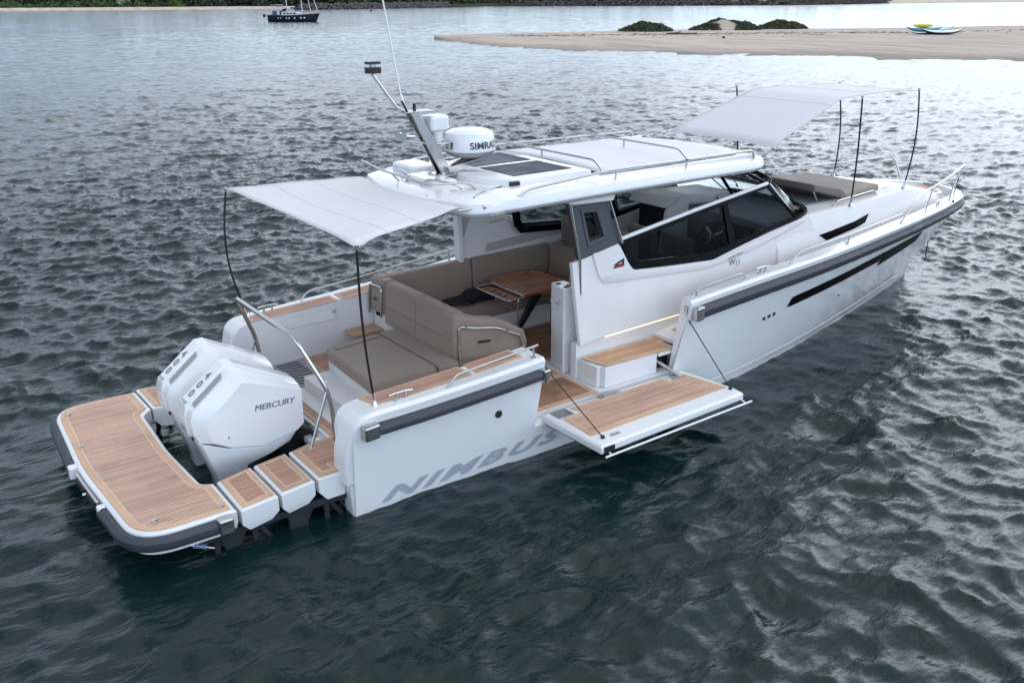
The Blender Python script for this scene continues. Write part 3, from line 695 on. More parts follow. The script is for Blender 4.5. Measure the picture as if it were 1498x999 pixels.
m = MB(); m.tube([(2.235, -1.76, .94), (2.34, -2.50, .46)], .0065); m.lathe((2.34, -2.50, .452), [(.025, 0), (.02, .02), (.012, .03)], 12); m.build('stay_wire', BLK, Te)
m = MB(); m.tube([(4.26, -1.74, 1.12), (4.30, -2.42, .46)], .0065); m.lathe((4.30, -2.42, .452), [(.025, 0), (.02, .02), (.012, .03)], 12); m.build('stay_wire', BLK, Te)
m = MB(); m.box((2.24, -2.655, .37), (2.37, -2.60, .43)); m.build('latch_socket', BLK, Te)
m = MB(); m.tube([(3.99, -1.52, .60), (4.08, -1.86, .47)], .02); m.box((3.99, -1.88, .456), (4.13, -1.76, .48)); m.build('terrace_ram', STEEL, Te, bevel=.003)
m = MB(); m.box((4.24, -1.76, 1.06), (4.276, -1.70, 1.26)); m.build('door_latch_plate', STEEL, Y, bevel=.01)

# ================= cabin side and steps
cy = lambda x, z: -(1.20-.10*max(0, min(1, (z-.9)/1.1)))          # tumblehome of the cabin side
def cpy(o): return lambda x, z: cy(x, z)-o
# starboard side: profile (x, z)
cs = [(3.12, .86), (3.05, 1.82), (3.18, 1.84), (3.74, 1.945), (3.86, 1.70)]
wl = rnd([(3.86, 1.74, 0), (3.97, 1.585, 0), (5.30, 1.50, 0), (5.80, 1.60, 0), (6.95, 1.775, 0)], [0, .08, .12, .2, 0], 4)
cs = cs[:-1]+[(p[0], p[1]) for p in wl]+[(7.2, 1.79), (7.5, 1.2), (4.9, .93), (3.5, .90)]
def flank(poly, s, o=0., t=.06): return MB().prism(poly, 'y', lambda x, z: s*(-cy(x, z)+o), lambda x, z: s*(-cy(x, z)-t))
cab = flank(cs, -1).build('cabin_side', GELM, Y, bevel=.012, seg=3)
ps = [(3.06, .60), (3.04, 2.08), (3.10, 2.50), (3.50, 2.50), (3.60, 2.20), (3.76, 1.86), (3.95, 1.73), (5.30, 1.62), (5.80, 1.68), (6.95, 1.80), (7.2, 1.79), (7.5, 1.2), (7.5, .6)]
flank(ps, 1, o=.13, t=-.06).build('cabin_side', GELM, Y, bevel=.012, seg=3)
# raised moulding beneath the window
wo_ = [(p[0], p[1]-.05) for p in wl]
m = MB(); lo_ = rnd([(3.34, 1.86, 0), (3.44, 1.52, 0), (5.2, 1.40, 0), (5.9, 1.48, 0), (7.05, 1.72, 0)], [0, .12, .2, .2, 0], 4)
hi_ = [(p[0], p[1]) for p in rnd([(3.74, 1.93, 0), (3.92, 1.61, 0), (5.3, 1.485, 0), (5.80, 1.585, 0), (7.0, 1.765, 0)], [0, .08, .2, .2, 0], 4)]
lo_ = [(p[0], p[1]) for p in lo_]
for i in range(len(hi_)-1):
    A_, B_, C_, D_ = lo_[i], lo_[i+1], hi_[i+1], hi_[i]
    f = lambda p, o: (p[0], cy(*p)-o, p[1])
    m.add([f(A_, .003), f(B_, .003), f((B_[0], B_[1]+.035), .022), f((A_[0], A_[1]+.035), .022)], [(0, 1, 2, 3)])
    m.add([f((A_[0], A_[1]+.035), .022), f((B_[0], B_[1]+.035), .022), f(C_, .018), f(D_, .018)], [(0, 1, 2, 3)])
m.build('window_moulding', GELM, cab)
# lower recess, boarding bench and floor locker
m = MB(); m.prism([(3.10, .452), (3.10, .87), (3.5, .91), (4.75, .935), (5.0, .95), (5.0, .452)], 'y', -1.15, -1.05)
m.prism([(3.18, .452), (3.18, .70), (3.98, .70), (3.98, .452)], 'y', -1.57, -1.15); m.box((3.98, -1.30, .452), (4.26, -1.15, .698)); m.box((3.12, -1.50, .452), (3.18, -1.15, .698)); m.box((3.98, -1.60, .655), (4.26, -1.15, .70)); m.box((4.24, -1.37, .452), (4.75, -1.15, .70))
m.build('boarding_bench', GEL, Y, bevel=.008)
teakpad('bench_teak', [(3.13, -1.18), (3.21, -1.56), (4.25, -1.60), (4.25, -1.375), (4.7, -1.375), (4.7, -1.18)], .712, Y, .04, PLANKB, .006)
m = MB(); m.prism([(3.50, .897), (4.72, .925), (4.72, .915), (3.50, .887)], 'y', -1.20, -1.15); led = m.build('led_strip', LEDM, Y)
m = MB(); m.box((4.02, -1.5, .47), (4.22, -1.31, .63)); m.build('ram_housing', BLK, Y)
# dark quarter pillar with its port
m = MB()
out = [(3.06, 2.50), (3.58, 2.475), (3.76, 1.945), (3.18, 1.84)]
inn = [(3.235, 2.36), (3.42, 2.35), (3.52, 2.06), (3.31, 2.03)]
yq = lambda x, z: -1.105+.08*(z-1.9)
m.ringprism(out, inn, 'y', yq, lambda x, z: yq(x, z)+.11); pil = m.build('quarter_pillar', DKGR, Y, bevel=.012, seg=3)
m = MB(); bev = [(3.19, 2.40), (3.47, 2.385), (3.60, 2.03), (3.28, 1.97)]
m.ringprism(bev, inn, 'y', lambda x, z: yq(x, z)-.012, lambda x, z: yq(x, z)+.02); m.build('port_surround', DKGR, pil, bevel=.006)
m = MB(); m.prism([(3.245, 2.355), (3.41, 2.345), (3.50, 2.07), (3.32, 2.04)], 'y', lambda x, z: yq(x, z)+.06, lambda x, z: yq(x, z)+.066); m.build('pane', GLASS, pil)
m = MB(); m.tube([(3.03, -1.09, 2.50), (3.155, -1.125, 1.84), (3.16, -1.15, .9)], .016); m.tube([(3.60, -1.08, 2.47), (3.775, -1.13, 1.95)], .014); m.build('door_frame', STEEL, Y)
m = MB(); m.prism([(2.90, 2.56), (2.98, 2.50), (3.06, 2.478), (3.62, 2.46), (3.66, 2.58)], 'y', -1.14, -.9); m.build('pillar_bracket', GELM, Y, bevel=.015, seg=3)
SHADED_LINING = mat('shade_grey_lining', (.40, .385, .38), .55, noise=.04)  # grey carries the hardtop's shade, painted onto the port inner wall
# port pillar dressing
m = MB(); m.prism([(3.08, 2.30), (3.12, 2.48), (3.50, 2.48)], 'y', 1.10, 1.15); m.build('corner_gusset', BLK, Y)
m = MB(); m.prism([(3.02, 1.2), (3.00, 2.08), (3.06, 2.48), (3.12, 2.48), (3.08, 2.08), (3.10, 1.2)], 'y', 1.15, 1.27); m.build('pillar_trim', GELM, Y, bevel=.02, seg=3)
m = MB(); m.prism([(3.11, 1.0), (5.6, 1.0), (5.6, 1.66), (5.3, 1.62), (3.97, 1.72), (3.78, 1.84), (3.62, 2.18), (3.50, 2.46), (3.12, 2.46), (3.10, 2.08)], 'y', lambda x, z: 1.245-.09*(z-1.0)/1.4, lambda x, z: 1.262-.09*(z-1.0)/1.4); m.prism([(3.45, 1.40), (4.9, 1.48), (4.9, 1.60), (3.48, 1.52)], 'y', lambda x, z: 1.215-.09*(z-1.0)/1.4, 1.23); m.build('shaded_lining_panel', SHADED_LINING, Y, bevel=.006)
m = MB(); m.tube([(3.50, 1.15, 1.80), (3.76, 1.15, 1.83)], .008); m.build('grab_rail', STEEL, Y)
# side windows: black frame, tinted pane, white top rail (starboard and port)
for s in (-1, 1):
    yw = lambda x, z, s=s: s*(1.145-.10*max(0, (z-1.5)/.8))
    o_ = [(3.80, 1.955), (3.87, 1.72), (3.98, 1.60), (5.30, 1.505), (5.78, 1.595), (6.35, 1.70), (6.98, 1.785), (6.36, 2.30)]
    i_ = [(3.93, 1.925), (3.96, 1.78), (4.05, 1.69), (5.26, 1.60), (5.62, 1.655), (6.34, 1.76), (6.90, 1.82), (6.335, 2.265)]
    m = MB(); m.ringprism(o_, i_, 'y', yw, lambda x, z: yw(x, z)-s*.03)
    fr = m.build('side_window_frame', FRAME, Y, bevel=.004)
    m = MB(); m.prism([(5.60, 1.65), (5.72, 1.67), (5.58, 2.165), (5.50, 2.15)], 'y', lambda x, z: yw(x, z)+s*.002, lambda x, z: yw(x, z)-s*.032); m.build('window_mullion', FRAME, fr)
    m = MB(); m.prism(i_, 'y', lambda x, z: yw(x, z)-s*.012, lambda x, z: yw(x, z)-s*.018); m.build('pane', GLASS, fr)
    m = MB(); m.tube([(3.78, yw(3.78, 1.98), 1.985), (5.0, yw(5, 2.16), 2.155), (6.10, yw(6.1, 2.29), 2.295), (6.34, yw(6.34, 2.32)-s*.01, 2.32)], lambda t: .025, 12); m.build('window_top_rail', GEL, fr)
    m = MB(); m.tube([(5.44, s*1.01, 2.26), (5.66, s*1.04, 1.72)], .016, 8); m.build('window_post', STEEL, fr)
# windscreen: wraps round from side to side
def ws(t):     # t -1..1 (starboard to port)
    a = abs(t); s = 1 if t > 0 else -1
    yb_ = s*1.06*(1-(1-min(1, a*1.02))**1.7); yt_ = s*1.04*(1-(1-min(1, a*1.02))**1.5)
    xb = 7.50-.58*a**3; xt = 6.62-.28*a**3
    return Vector((xb, yb_, 1.85-.07*a**3)), Vector((xt, yt_, 2.40-.09*a**2))
ts = [-1+2*i/24 for i in range(25)]
m = MB(); m.loft([[ws(t)[0], ws(t)[0]+(ws(t)[1]-ws(t)[0])*.5, ws(t)[1]] for t in ts], caps=False, closed=False); wsc = m.build('windscreen', GLASSW, Y)
wsc.modifiers.new('so', 'SOLIDIFY').thickness = .008
m = MB(); m.tube([ws(t)[1] for t in ts], .024, 10); m.build('windscreen_top_rail', FRAME, wsc)
m = MB(); m.tube([ws(t)[0]+Vector((.01, 0, 0)) for t in ts], .034, 8); m.build('windscreen_base_trim', FRAME, wsc)
for t in (-.97, -.40, .40, .97):
    a, b_ = ws(t); MB().tube([a, b_], .020 if abs(t) > .9 else .016, 8).build('windscreen_post', STEEL, wsc)
for t in (-.80, -.2, .3):
    a, b_ = ws(t); d = a+(b_-a)*.04+Vector((.04, 0, .01)); m = MB(); m.tube(rnd([d, d+Vector((-.03, .38, .03))], .01), .009); m.lathe(d-Vector((0, 0, .02)), [(.022, 0), (.022, .03)], 10)
    m.build('wiper', BLK, wsc)
# slim posts carrying the hardtop
for a, b_ in (((6.42, -.98, 2.30), (5.92, -.96, 2.52)), ((6.30, -.55, 2.06), (5.88, -.55, 2.52)), ((6.42, .98, 2.30), (5.92, .96, 2.52)), ((5.35, 1.0, 2.19), (5.12, .98, 2.50)), ((4.95, 1.02, 2.14), (4.78, 1.0, 2.50)), ((6.98, -.20, 2.22), (6.2, -.20, 2.54))):
    MB().tube([a, b_], .022, 10).build('hardtop_post', FRAME, Y)

# ---- helm interior
m = MB(); m.box((5.0, -1.0, .60), (7.0, 1.0, .62)); m.build('helm_floor', CUSHS, Y)
m = MB(); m.prism([(6.3, .6), (6.05, 1.50), (6.45, 1.72), (7.1, 1.80), (7.3, .6)], 'y', -1.02, -.12); m.build('helm_console', DKGR, Y, bevel=.03, seg=3)
m = MB(); m.prism([(6.16, 1.565), (6.38, 1.69), (6.36, 1.70), (6.14, 1.575)], 'y', -.9, -.3); m.build('instrument_screen', FRAME, Y)
m = MB(); m.loft([[(x, y, z) for x, z in ((5.55, .6), (5.75, 1.85), (6.0, 1.98), (6.15, 1.98), (6.15, .6))] for y in (.10, .22)]); m.loft([[(x, y, z) for x, z in ((5.75, 1.85), (5.9, 1.98), (7.2, 1.92), (7.2, 1.80))] for y in (.20, .98)]); m.build('companionway_surround', GELM, Y, bevel=.05, seg=3)
m = MB(); m.box((6.0, .28, .62), (6.04, .95, 1.80)); m.build('companionway_door', BLK, Y)
Wc = Vector((5.90, -.55, 1.62)); wn_ = Vector((-.75, 0, .66)).normalized(); wu = Vector((0, 1, 0)); wv = wn_.cross(wu)
m = MB(); m.tube([Wc+wu*math.cos(a)*.19+wv*math.sin(a)*.19 for a in [2*math.pi*k/28 for k in range(29)]], .013, 8)
wh = m.build('steering_wheel', BLK, Y)
m = MB()
for a in (math.pi/2, math.pi*7/6, math.pi*11/6): m.tube([Wc-wn_*.04, Wc+wu*math.cos(a)*.18+wv*math.sin(a)*.18], .017, 8)
m.lathe(Wc-wn_*.05, [(.05, 0), (.05, .03), (.02, .04)], 16, axis=wn_); m.tube([Wc-wn_*.05, Wc-wn_*.25], .03); m.build('wheel_spokes', STEEL, wh)
for y0 in (-.85, -.20):
    m = MB(); m.box((4.98+.32, y0, 1.12), (5.75, y0+.55, 1.24)); m.build('helm_seat', CUSH, Y, bevel=.04, seg=3)
    m = MB(); m.loft([[(5.22, y, 1.2), (5.16, y, 1.72), (5.27, y, 1.72), (5.36, y, 1.2)] for y in (y0+.02, y0+.52)]); m.build('helm_seat_back', CUSH, Y, bevel=.05, seg=4)
    MB().cyl((5.5, y0+.27, .62), (5.5, y0+.27, 1.14), .05).build('seat_pedestal', STEEL, Y)
m = MB(); m.prism([(3.2, .62), (5.05, .62), (5.05, 1.3), (4.4, 1.3), (3.35, .95)], 'y', -1.10, -1.04); m.build('inner_side_lining', GREYP, Y)
m = MB(); m.box((3.45, -1.04, .452), (5.0, -.56, 1.30)); m.build('galley_unit', GELM, Y, bevel=.02, seg=2)
m = MB(); m.box((3.47, -1.03, 1.303), (4.95, -.57, 1.318)); m.build('galley_worktop', DKGR, Y, bevel=.003)

# ================= side decks, foredeck, coachroof
xs = rr(4.32, 11.7, 30)+[11.8, 11.88, 11.93]
dkw = lambda x: max(min(bt(x)-.03-cw(x)*.6, hy(x, dkz(x)-.06)-.035), .01)
m = MB(); m.loft([[(x, -dkw(x), dkz(x)-.05), (x, -dkw(x), dkz(x)), (x, dkw(x), dkz(x)), (x, dkw(x), dkz(x)-.05)] for x in xs]); m.build('foredeck', GELM, Y)
for s in (-1, 1):
    a = rr(4.5, 10.2, 22)
    tbx = lambda x: itp(x, [3, 6.9, 8.2, 9.2, 10.1, 10.8, 11.3], [1.24, 1.25, 1.22, 1.05, .85, .73, .63])
    P = [(x, s*(bt(x)-.06-cw(x))) for x in a if bt(x)-.06-cw(x) > tbx(x)+.06]
    Q = [(x, s*(tbx(x)+.03)) for x in a if bt(x)-.06-cw(x) > tbx(x)+.06][::-1]
    if len(P) > 2: teakpad('side_deck_teak', P+Q, lambda x, y: dkz(x)+.005, Y, .03, PLANKB, .006)
bowt = [(11.38, -.40), (11.62, -.36), (11.76, -.22), (11.80, 0), (11.76, .22), (11.62, .36), (11.38, .40)]
teakpad('bow_teak', bowt, 1.485, Y, .05, PLANKB, .007)
MB().prism([(11.35, -.45), (11.65, -.42), (11.83, -.24), (11.87, 0), (11.83, .24), (11.65, .42), (11.35, .45)], 'z', 1.30, 1.478).build('bow_step', GEL, Y, bevel=.012)
teakpad('bow_teak', [(10.3, -1.0), (11.2, -.78), (11.2, -.52), (10.3, -.78)], lambda x, y: dkz(x)+.006, Y, .015, PLANKB, .004)
TX = [6.5, 6.9, 7.6, 8.2, 9.2, 10.1, 10.8, 11.3]; TB = [1.08, 1.08, 1.07, 1.05, .88, .68, .56, .46]
TZ = [1.74, 1.80, 1.81, 1.80, 1.79, 1.745, 1.66, 1.53]
rings = []
for x in rr(6.5, 11.3, 38):
    b_, z_ = itp(x, TX, TB), itp(x, TX, TZ); k = .07
    z0 = dkz(x)-.03
    if x < 7.4: z0 = .92
    h = [(b_+.17, z0), (b_+.10, z0+(z_-z0)*.6), (b_, z_-.012), (b_-.05, z_), (b_-.10, z_-.005), (b_*.5, z_+.015)]
    rings.append([(x, -y, z) for y, z in h]+[(x, y, z) for y, z in h[::-1]])
tr = MB().loft(rings).build('coachroof', GELM, Y, bevel=.012, seg=2)
# side light (dark slot) in the coachroof, starboard and port
for s in (-1, 1):
    def ty(x, z):
        b_, z_ = itp(x, TX, TB), itp(x, TX, TZ); z0 = dkz(x)-.03; t = (z-z0)/(z_-z0)
        return b_+.17-.07*min(1, t/.6) if t < .6 else b_+.10-.10*(t-.6)/.4
    m = MB(); lo_ = [(7.52+.98*k/12+(0 if k < 12 else .0), 1.42+.10*k/12) for k in range(13)]; hi_ = [(7.36+1.30*k/12, 1.515+.105*k/12) for k in range(13)]
    for k in range(12):
        P4 = [lo_[k], lo_[k+1], hi_[k+1], hi_[k]]; mid = [((P4[0][0]+P4[3][0])/2, (P4[0][1]+P4[3][1])/2), ((P4[1][0]+P4[2][0])/2, (P4[1][1]+P4[2][1])/2)]
        g_ = lambda p: (p[0], s*(ty(*p)+.004), p[1])
        m.add([g_(P4[0]), g_(P4[1]), g_(mid[1]), g_(mid[0])], [(0, 1, 2, 3)]); m.add([g_(mid[0]), g_(mid[1]), g_(P4[2]), g_(P4[3])], [(0, 1, 2, 3)])
    m.build('coachroof_window', HWIN, Y)
    m = MB(); m.prism([(6.50, 1.20), (6.88, 1.27), (6.83, 1.14), (6.50, 1.07)], 'y', s*1.262, s*1.15); m.build('deck_locker_recess', BLK, Y)
    m = MB(); m.tube(rnd([(7.9, s*.95, 1.79), (8.0, s*.93, 1.86), (9.1, s*.78, 1.86), (9.2, s*.76, 1.79)], .06), .011); m.build('grab_rail', STEEL, Y)
# forward sun pad with raised backrest
m = MB(); m.loft([[(x, -y, z), (x, -y, z+.10), (x, y, z+.10), (x, y, z)] for x, y, z in ((8.30, .80, 1.80), (8.9, .74, 1.80), (9.42, .66, 1.80))]); m.build('sun_pad', CUSH, Y, bevel=.03, seg=3)
for y0, y1 in ((-.80, .0), (.01, .80)):
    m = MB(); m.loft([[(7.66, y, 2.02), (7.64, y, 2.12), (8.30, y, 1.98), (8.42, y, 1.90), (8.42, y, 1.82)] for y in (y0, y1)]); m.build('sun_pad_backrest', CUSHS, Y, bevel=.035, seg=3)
m = MB()
for y in (-.7, .0, .7): m.tube([(7.75, y, 2.02), (7.9, y, 1.80)], .012); m.tube([(7.72, y, 2.02), (8.3, y, 1.85)], .012)
m.tube([(7.72, -.78, 2.01), (7.72, .78, 2.01)], .012); m.build('backrest_frame', STEEL, Y)
m = MB(); m.box((7.55, -.75, 1.81), (8.3, .75, 1.828)); m.build('pad_recess', GREYP, Y)
m = MB(); m.prism([(9.46, -.56), (10.0, -.45), (10.0, .45), (9.46, .56)], 'z', 1.74, 1.80); m.build('deck_hatch', GEL, Y, bevel=.015)

# ================= handrails and deck hardware
def rail(name, pts, r, posts=(), rr_=.08):
    m = MB(); m.tube(rnd(pts, rr_, 6), r)
    for a, b_ in posts: m.tube([a, b_], r*.85, 8); m.lathe(b_, [(r*2, 0), (r*2, .006), (r, .01)], 10)
    return m.build(name, STEEL, Y)
for s in (-1, 1):
    yg = lambda x, o=.13: s*(bt(x)-o)
    z_ = zt
    rail('gunwale_rail', [(1.02, s*1.72, zt(1.0)), (1.12, s*1.71, 1.165), (2.13, s*1.70, 1.25)], .013, [((2.08, s*1.70, 1.245), (2.08, s*1.70, zt(2.08)))])
    if s > 0: rail('gunwale_rail', [(2.13, 1.70, 1.25), (4.2, 1.70, 1.47), (4.3, 1.70, 1.39)], .013, [((3.2, 1.70, 1.36), (3.2, 1.70, zt(3.2)))])
    rail('gunwale_rail', [(4.43, s*1.70, zt(4.43)), (4.44, s*1.70, 1.43), (5.20, s*1.69, 1.475), (5.30, s*1.69, zt(5.3))], .0115, (), .05)
    rail('gunwale_rail', [(6.10, s*1.69, zt(6.1)), (6.28, s*1.68, 1.56), (7.4, s*1.60, 1.60), (8.85, s*1.45, 1.66)], .0115,
         [((7.43, s*1.60, 1.60), (7.37, s*1.62, zt(7.4)))])
    m = MB()
    if s < 0:
        m.tube(rnd([(8.80, -1.47, zt(8.8)), (9.12, -1.42, 1.74), (9.55, -1.30, 1.85), (10.4, -1.12, 1.90), (11.25, -.95, 2.04), (11.05, -.93, 1.78), (10.88, -.98, 1.53)], [0, .15, .25, .3, .03, .15, 0], 6), .0145)
        m.tube([(9.95, -1.22, 1.875), (9.80, -1.24, zt(9.8))], .012); m.tube([(11.14, -.95, 1.96), (11.2, -.86, 1.52)], .010)
    else:
        m.tube(rnd([(7.9, 1.35, zt(7.9)), (8.2, 1.20, 1.93), (9.6, .95, 1.92), (10.9, .80, 1.91), (11.75, .62, 1.93), (11.86, .50, 1.52)], [0, .2, .3, .3, .14, 0], 7), .0145)
        for x_, y_ in ((9.1, 1.02), (10.6, .84)): m.tube([(x_, y_, 1.92), (x_-.1, y_+.15, zt(x_))], .011)
    m.build('pulpit_rail', STEEL, Y)
    # cleats
    def cleat(x, y, z, a=.0):
        m = MB(); d = Vector((math.cos(a), math.sin(a), 0)); c = Vector((x, y, z))
        m.tube([c-d*.13+Vector((0, 0, .062)), c-d*.06+Vector((0, 0, .07)), c+d*.06+Vector((0, 0, .07)), c+d*.13+Vector((0, 0, .062))], .011, 8)
        for k in (-1, 1): m.tube([c+d*.045*k+Vector((0, 0, .068)), c+d*.055*k], .012, 8); m.lathe(c+d*.055*k, [(.022, 0), (.022, .006)], 12)
        m.build('cleat', STEEL, Y)
    cleat(.56, s*1.63, zt(.56), .02); cleat(5.60, s*1.68, zt(5.6), .02); cleat(10.3, s*1.13, zt(10.3), .25*s*-1)
m = MB(); m.box((11.84, -.06, 1.505), (12.03, .06, 1.55)); m.cyl((12.0, -.07, 1.55), (12.0, .07, 1.55), .03); m.build('bow_roller', STEEL, Y, bevel=.004)
m = MB(); m.lathe((10.75, -1.12, zt(10.75)-.01), [(.014, 0), (.02, .02), (.0, .05)], 12); m.build('bow_light', BLK, Y)
m = MB()
for k in range(26):
    z = 1.40-.05*k
    if z < .12: break
    m.tube(rnd([(12.17, -.012*(k % 2), z), (12.17+.012*((k+1) % 2), .012*(k % 2), z-.025), (12.17, 0, z-.055)], .01, 2), .008, 6)
m.build('anchor_chain', BLK, Y)

# ================= hardtop
ro = [(1.70, -1.14, 0), (2.1, -1.27, 0), (3.4, -1.27, 0), (6.00, -1.20, 0), (6.30, -1.0, 0), (6.62, 0, 0), (6.30, 1.0, 0), (6.00, 1.20, 0), (3.4, 1.27, 0), (2.1, 1.27, 0), (1.70, 1.14, 0), (1.50, .45, 0), (1.50, -.45, 0)]
ro = [(p[0], p[1]) for p in rnd(ro, [.12, .2, .3, .2, .1, .6, .1, .2, .3, .2, .12, .5, .5], 5, True)]
sag = lambda x, y: .05*math.cos((x-4)/2.6*1.2)-.012*(x < 2)
def lay(poly, z): return [(x, y, z+sag(x, y)) for x, y in poly]
m = MB(); m.loft([lay(inset(ro, .10), 2.49), lay(inset(ro, .035), 2.505), lay(ro, 2.545), lay(ro, 2.575), lay(inset(ro, .035), 2.635), lay(inset(ro, .16), 2.675), lay(inset(ro, .40), 2.685)])
roof = m.build('hardtop', GEL, Y, bevel=.01, seg=2, sharp=50)
HT = empty('hardtop_fittings'); bpy.data.objects.remove(HT)
m = MB(); plat = [(2.42, -.86), (3.52, -.90), (3.56, .90), (2.42, .86), (2.20, .5), (2.20, -.5)]
plat = [(p[0], p[1]) for p in rnd([(x, y, 0) for x, y in plat], [.04, .04, .04, .04, .25, .25], 4, True)]
m.loft([[(x, y, 2.66) for x, y in plat], [(x, y, 2.775) for x, y in inset(plat, .02)], [(x, y, 2.785) for x, y in inset(plat, .04)]]); m.build('solar_plinth', GEL, roof, bevel=.008)
m = MB(); m.prism([(2.08, -.34), (1.78, -.28), (1.78, .28), (2.08, .34)], 'z', 2.68, 2.76); m.build('mast_plinth', GEL, roof, bevel=.03, seg=3)
m = MB(); m.prism([(1.95, .38), (2.3, .40), (2.3, .95), (1.95, .9)], 'z', 2.68, 2.80); m.build('raft_box', GEL, roof, bevel=.04, seg=3)
for s in (-1, 1):
    y0, y1 = (-.70, -.06) if s < 0 else (.06, .70)
    m = MB(); m.prism([(2.56, y0), (3.36, y0), (3.36, y1), (2.56, y1)], 'z', 2.78, 2.792); m.build('solar_panel', SOLAR, roof)
    m = MB(); m.box((2.40, s*.862-.025, 2.675), (2.51, s*.862+.025, 2.765)); m.build('roof_vent', BLK, roof, bevel=.004)
m = MB()
n = 20; rows = []
for i in range(n+1):
    x = 3.58+(5.85-3.58)*i/n; w = 1.0-.08*(i/n); rows.append([(x, w*(2*j/16-1), 2.705+sag(x, 0)+.035*(1-(2*j/16-1)**2)+.006*math.sin(i*math.pi/2.5)**2) for j in range(17)])
m.loft(rows, caps=False, closed=False); so_ = m.build('sliding_canvas', SOFTT, roof, sharp=60); so_.modifiers.new('s', 'SOLIDIFY').thickness = .02
for s in (-1, 1): MB().box((3.5, s*1.03-.03, 2.69), (6.05, s*1.03+.03, 2.735)).build('canvas_track', GEL, roof, bevel=.012)
m = MB(); m.lathe((5.98, .30, 2.70), [(.05, 0), (.05, .03), (.035, .05), (0, .058)], 20); m.build('gps_dome', GEL, roof, sub=0)
def rrail(pts, posts=(), r=.014, q_=.08):
    m = MB(); m.tube(rnd(pts, q_, 6), r)
    for a, b_ in posts: m.tube([a, b_], r*.8, 8)
    m.build('roof_rail', STEEL, roof)
for s in (-1, 1):
    rrail([(2.22, s*1.20, 2.66), (2.38, s*1.19, 2.74), (3.5, s*1.17, 2.81), (5.92, s*1.10, 2.79), (5.96, s*1.10, 2.68)], [((3.62, s*1.165, 2.80), (3.60, s*1.165, 2.67)), ((4.75, s*1.13, 2.80), (4.73, s*1.13, 2.67))])
    rrail([(1.98, s*.60, 2.70), (1.86, s*.56, 2.77), (1.78, s*.2, 2.77), (1.72, s*.15, 2.70)], (), .011)
rrail([(2.06, -.82, 2.69), (2.00, -.66, 2.77), (1.62, -.45, 2.77), (1.58, .50, 2.80), (1.70, 1.15, 2.80)], [((1.62, .3, 2.78), (1.72, .3, 2.68))], .011)
for x in (3.42, 4.72): rrail([(x, -1.165, 2.80), (x+.06, -.95, 2.90), (x+.06, .95, 2.90), (x, 1.165, 2.80)], [((x+.06, 0, 2.895), (x+.06, 0, 2.80))], .013)
for x, y in ((1.72, -1.08),): 
    m = MB(); m.tube([(1.60, -1.08, 2.60), (1.86, -1.14, 2.62)], .012); m.lathe((1.86, -1.16, 2.62), [(.022, 0), (.022, .02), (.01, .03)], 12, axis=(0, -1, 0)); m.build('awning_fitting', STEEL, roof)
m = MB(); m.box((1.60, -.50, 2.60), (1.64, -.44, 2.66)); m.build('stern_light', STEEL, roof, bevel=.004)
# mast, radar, lights
K = empty('radar_mast', (0, 0, 0)); K.parent = Y
m = MB()
for y in (-.055, .055): m.prism([(2.06, 2.76), (2.19, 2.76), (2.16, 2.83), (1.79, 3.455), (1.69, 3.455)], 'y', y-.012, y+.012)
m.box((1.98, -.13, 2.755), (2.26, .13, 2.775)); m.prism([(2.11, 2.79), (2.13, 2.79), (1.78, 3.40), (1.76, 3.40)], 'y', -.045, .045)
m.prism([(1.62, 3.455), (1.98, 3.455), (1.98, 3.467), (1.62, 3.467)], 'y', -.085, .085)
for x in (2.0, 2.24):
    for y in (-.10, .10): m.lathe((x, y, 2.775), [(.016, 0), (.016, .012)], 8)
m.build('mast_frame', STEEL, K, bevel=.004)
m = MB(); m.tube(rnd([(1.70, .0, 3.46), (1.58, 0, 3.49), (1.30, .0, 3.86)], .06), .014); m.build('light_pole', STEEL, K)
m = MB(); m.box((1.24, -.05, 3.87), (1.38, .05, 3.93), 0); m.box((1.24, -.045, 3.96), (1.38, .045, 3.985), 0); m.cyl((1.31, 0, 3.93), (1.31, 0, 3.96), .035, 12, 1); m.box((1.18, -.008, 3.90), (1.52, .008, 3.905), 1); m.build('navigation_light', [BLK, STEEL], K, bevel=.004)
m = MB(); m.tube([(1.72, .12, 3.46), (1.70, .14, 3.62)], .018); m.tube([(1.70, .14, 3.60), (1.42, .42, 6.2)], lambda t: .011*(1-.5*t)); m.build('whip_antenna', GEL, K)
m = MB(); m.tube([(1.66, -.05, 3.46), (1.60, -.05, 3.58)], .012); m.cyl((1.74, -.06, 3.47), (1.74, -.06, 3.55), .018); m.build('small_antenna', BLK, K)
m = MB(); m.tube([(1.60, .0, 3.17), (2.02, -.05, 3.10), (2.28, -.05, 3.10)], .012)
for y in (-.10, .02): m.lathe((1.60, y, 3.22), [(.022, -.12), (.026, -.05), (.034, 0), (.046, .03), (.02, .03)], 16, axis=(-1, -.2, .1))
m.build('horn', STEEL, K)
m = MB(); m.lathe((2.06, .05, 3.08), [(.06, 0), (.075, .06), (.075, .13), (.09, .17)], 20); m.prism([(x, y) for x, y in ((1.94, -.07), (2.16, -.07), (2.19, .0), (2.19, .10), (2.16, .17), (1.94, .17), (1.92, .10), (1.92, .0))], 'z', 3.235, 3.40); m.build('thermal_camera', GEL, K, bevel=.035, seg=3)
m = MB(); m.prism([(2.12, 2.78), (2.20, 2.78), (2.60, 2.90), (2.60, 2.92), (2.10, 2.85)], 'y', -.12, .12); m.box((1.95, -.03, 3.06), (2.12, .12, 3.08)); m.build('radar_bracket', STEEL, K, bevel=.004)
RC = Vector((2.46, 0, 2.93))
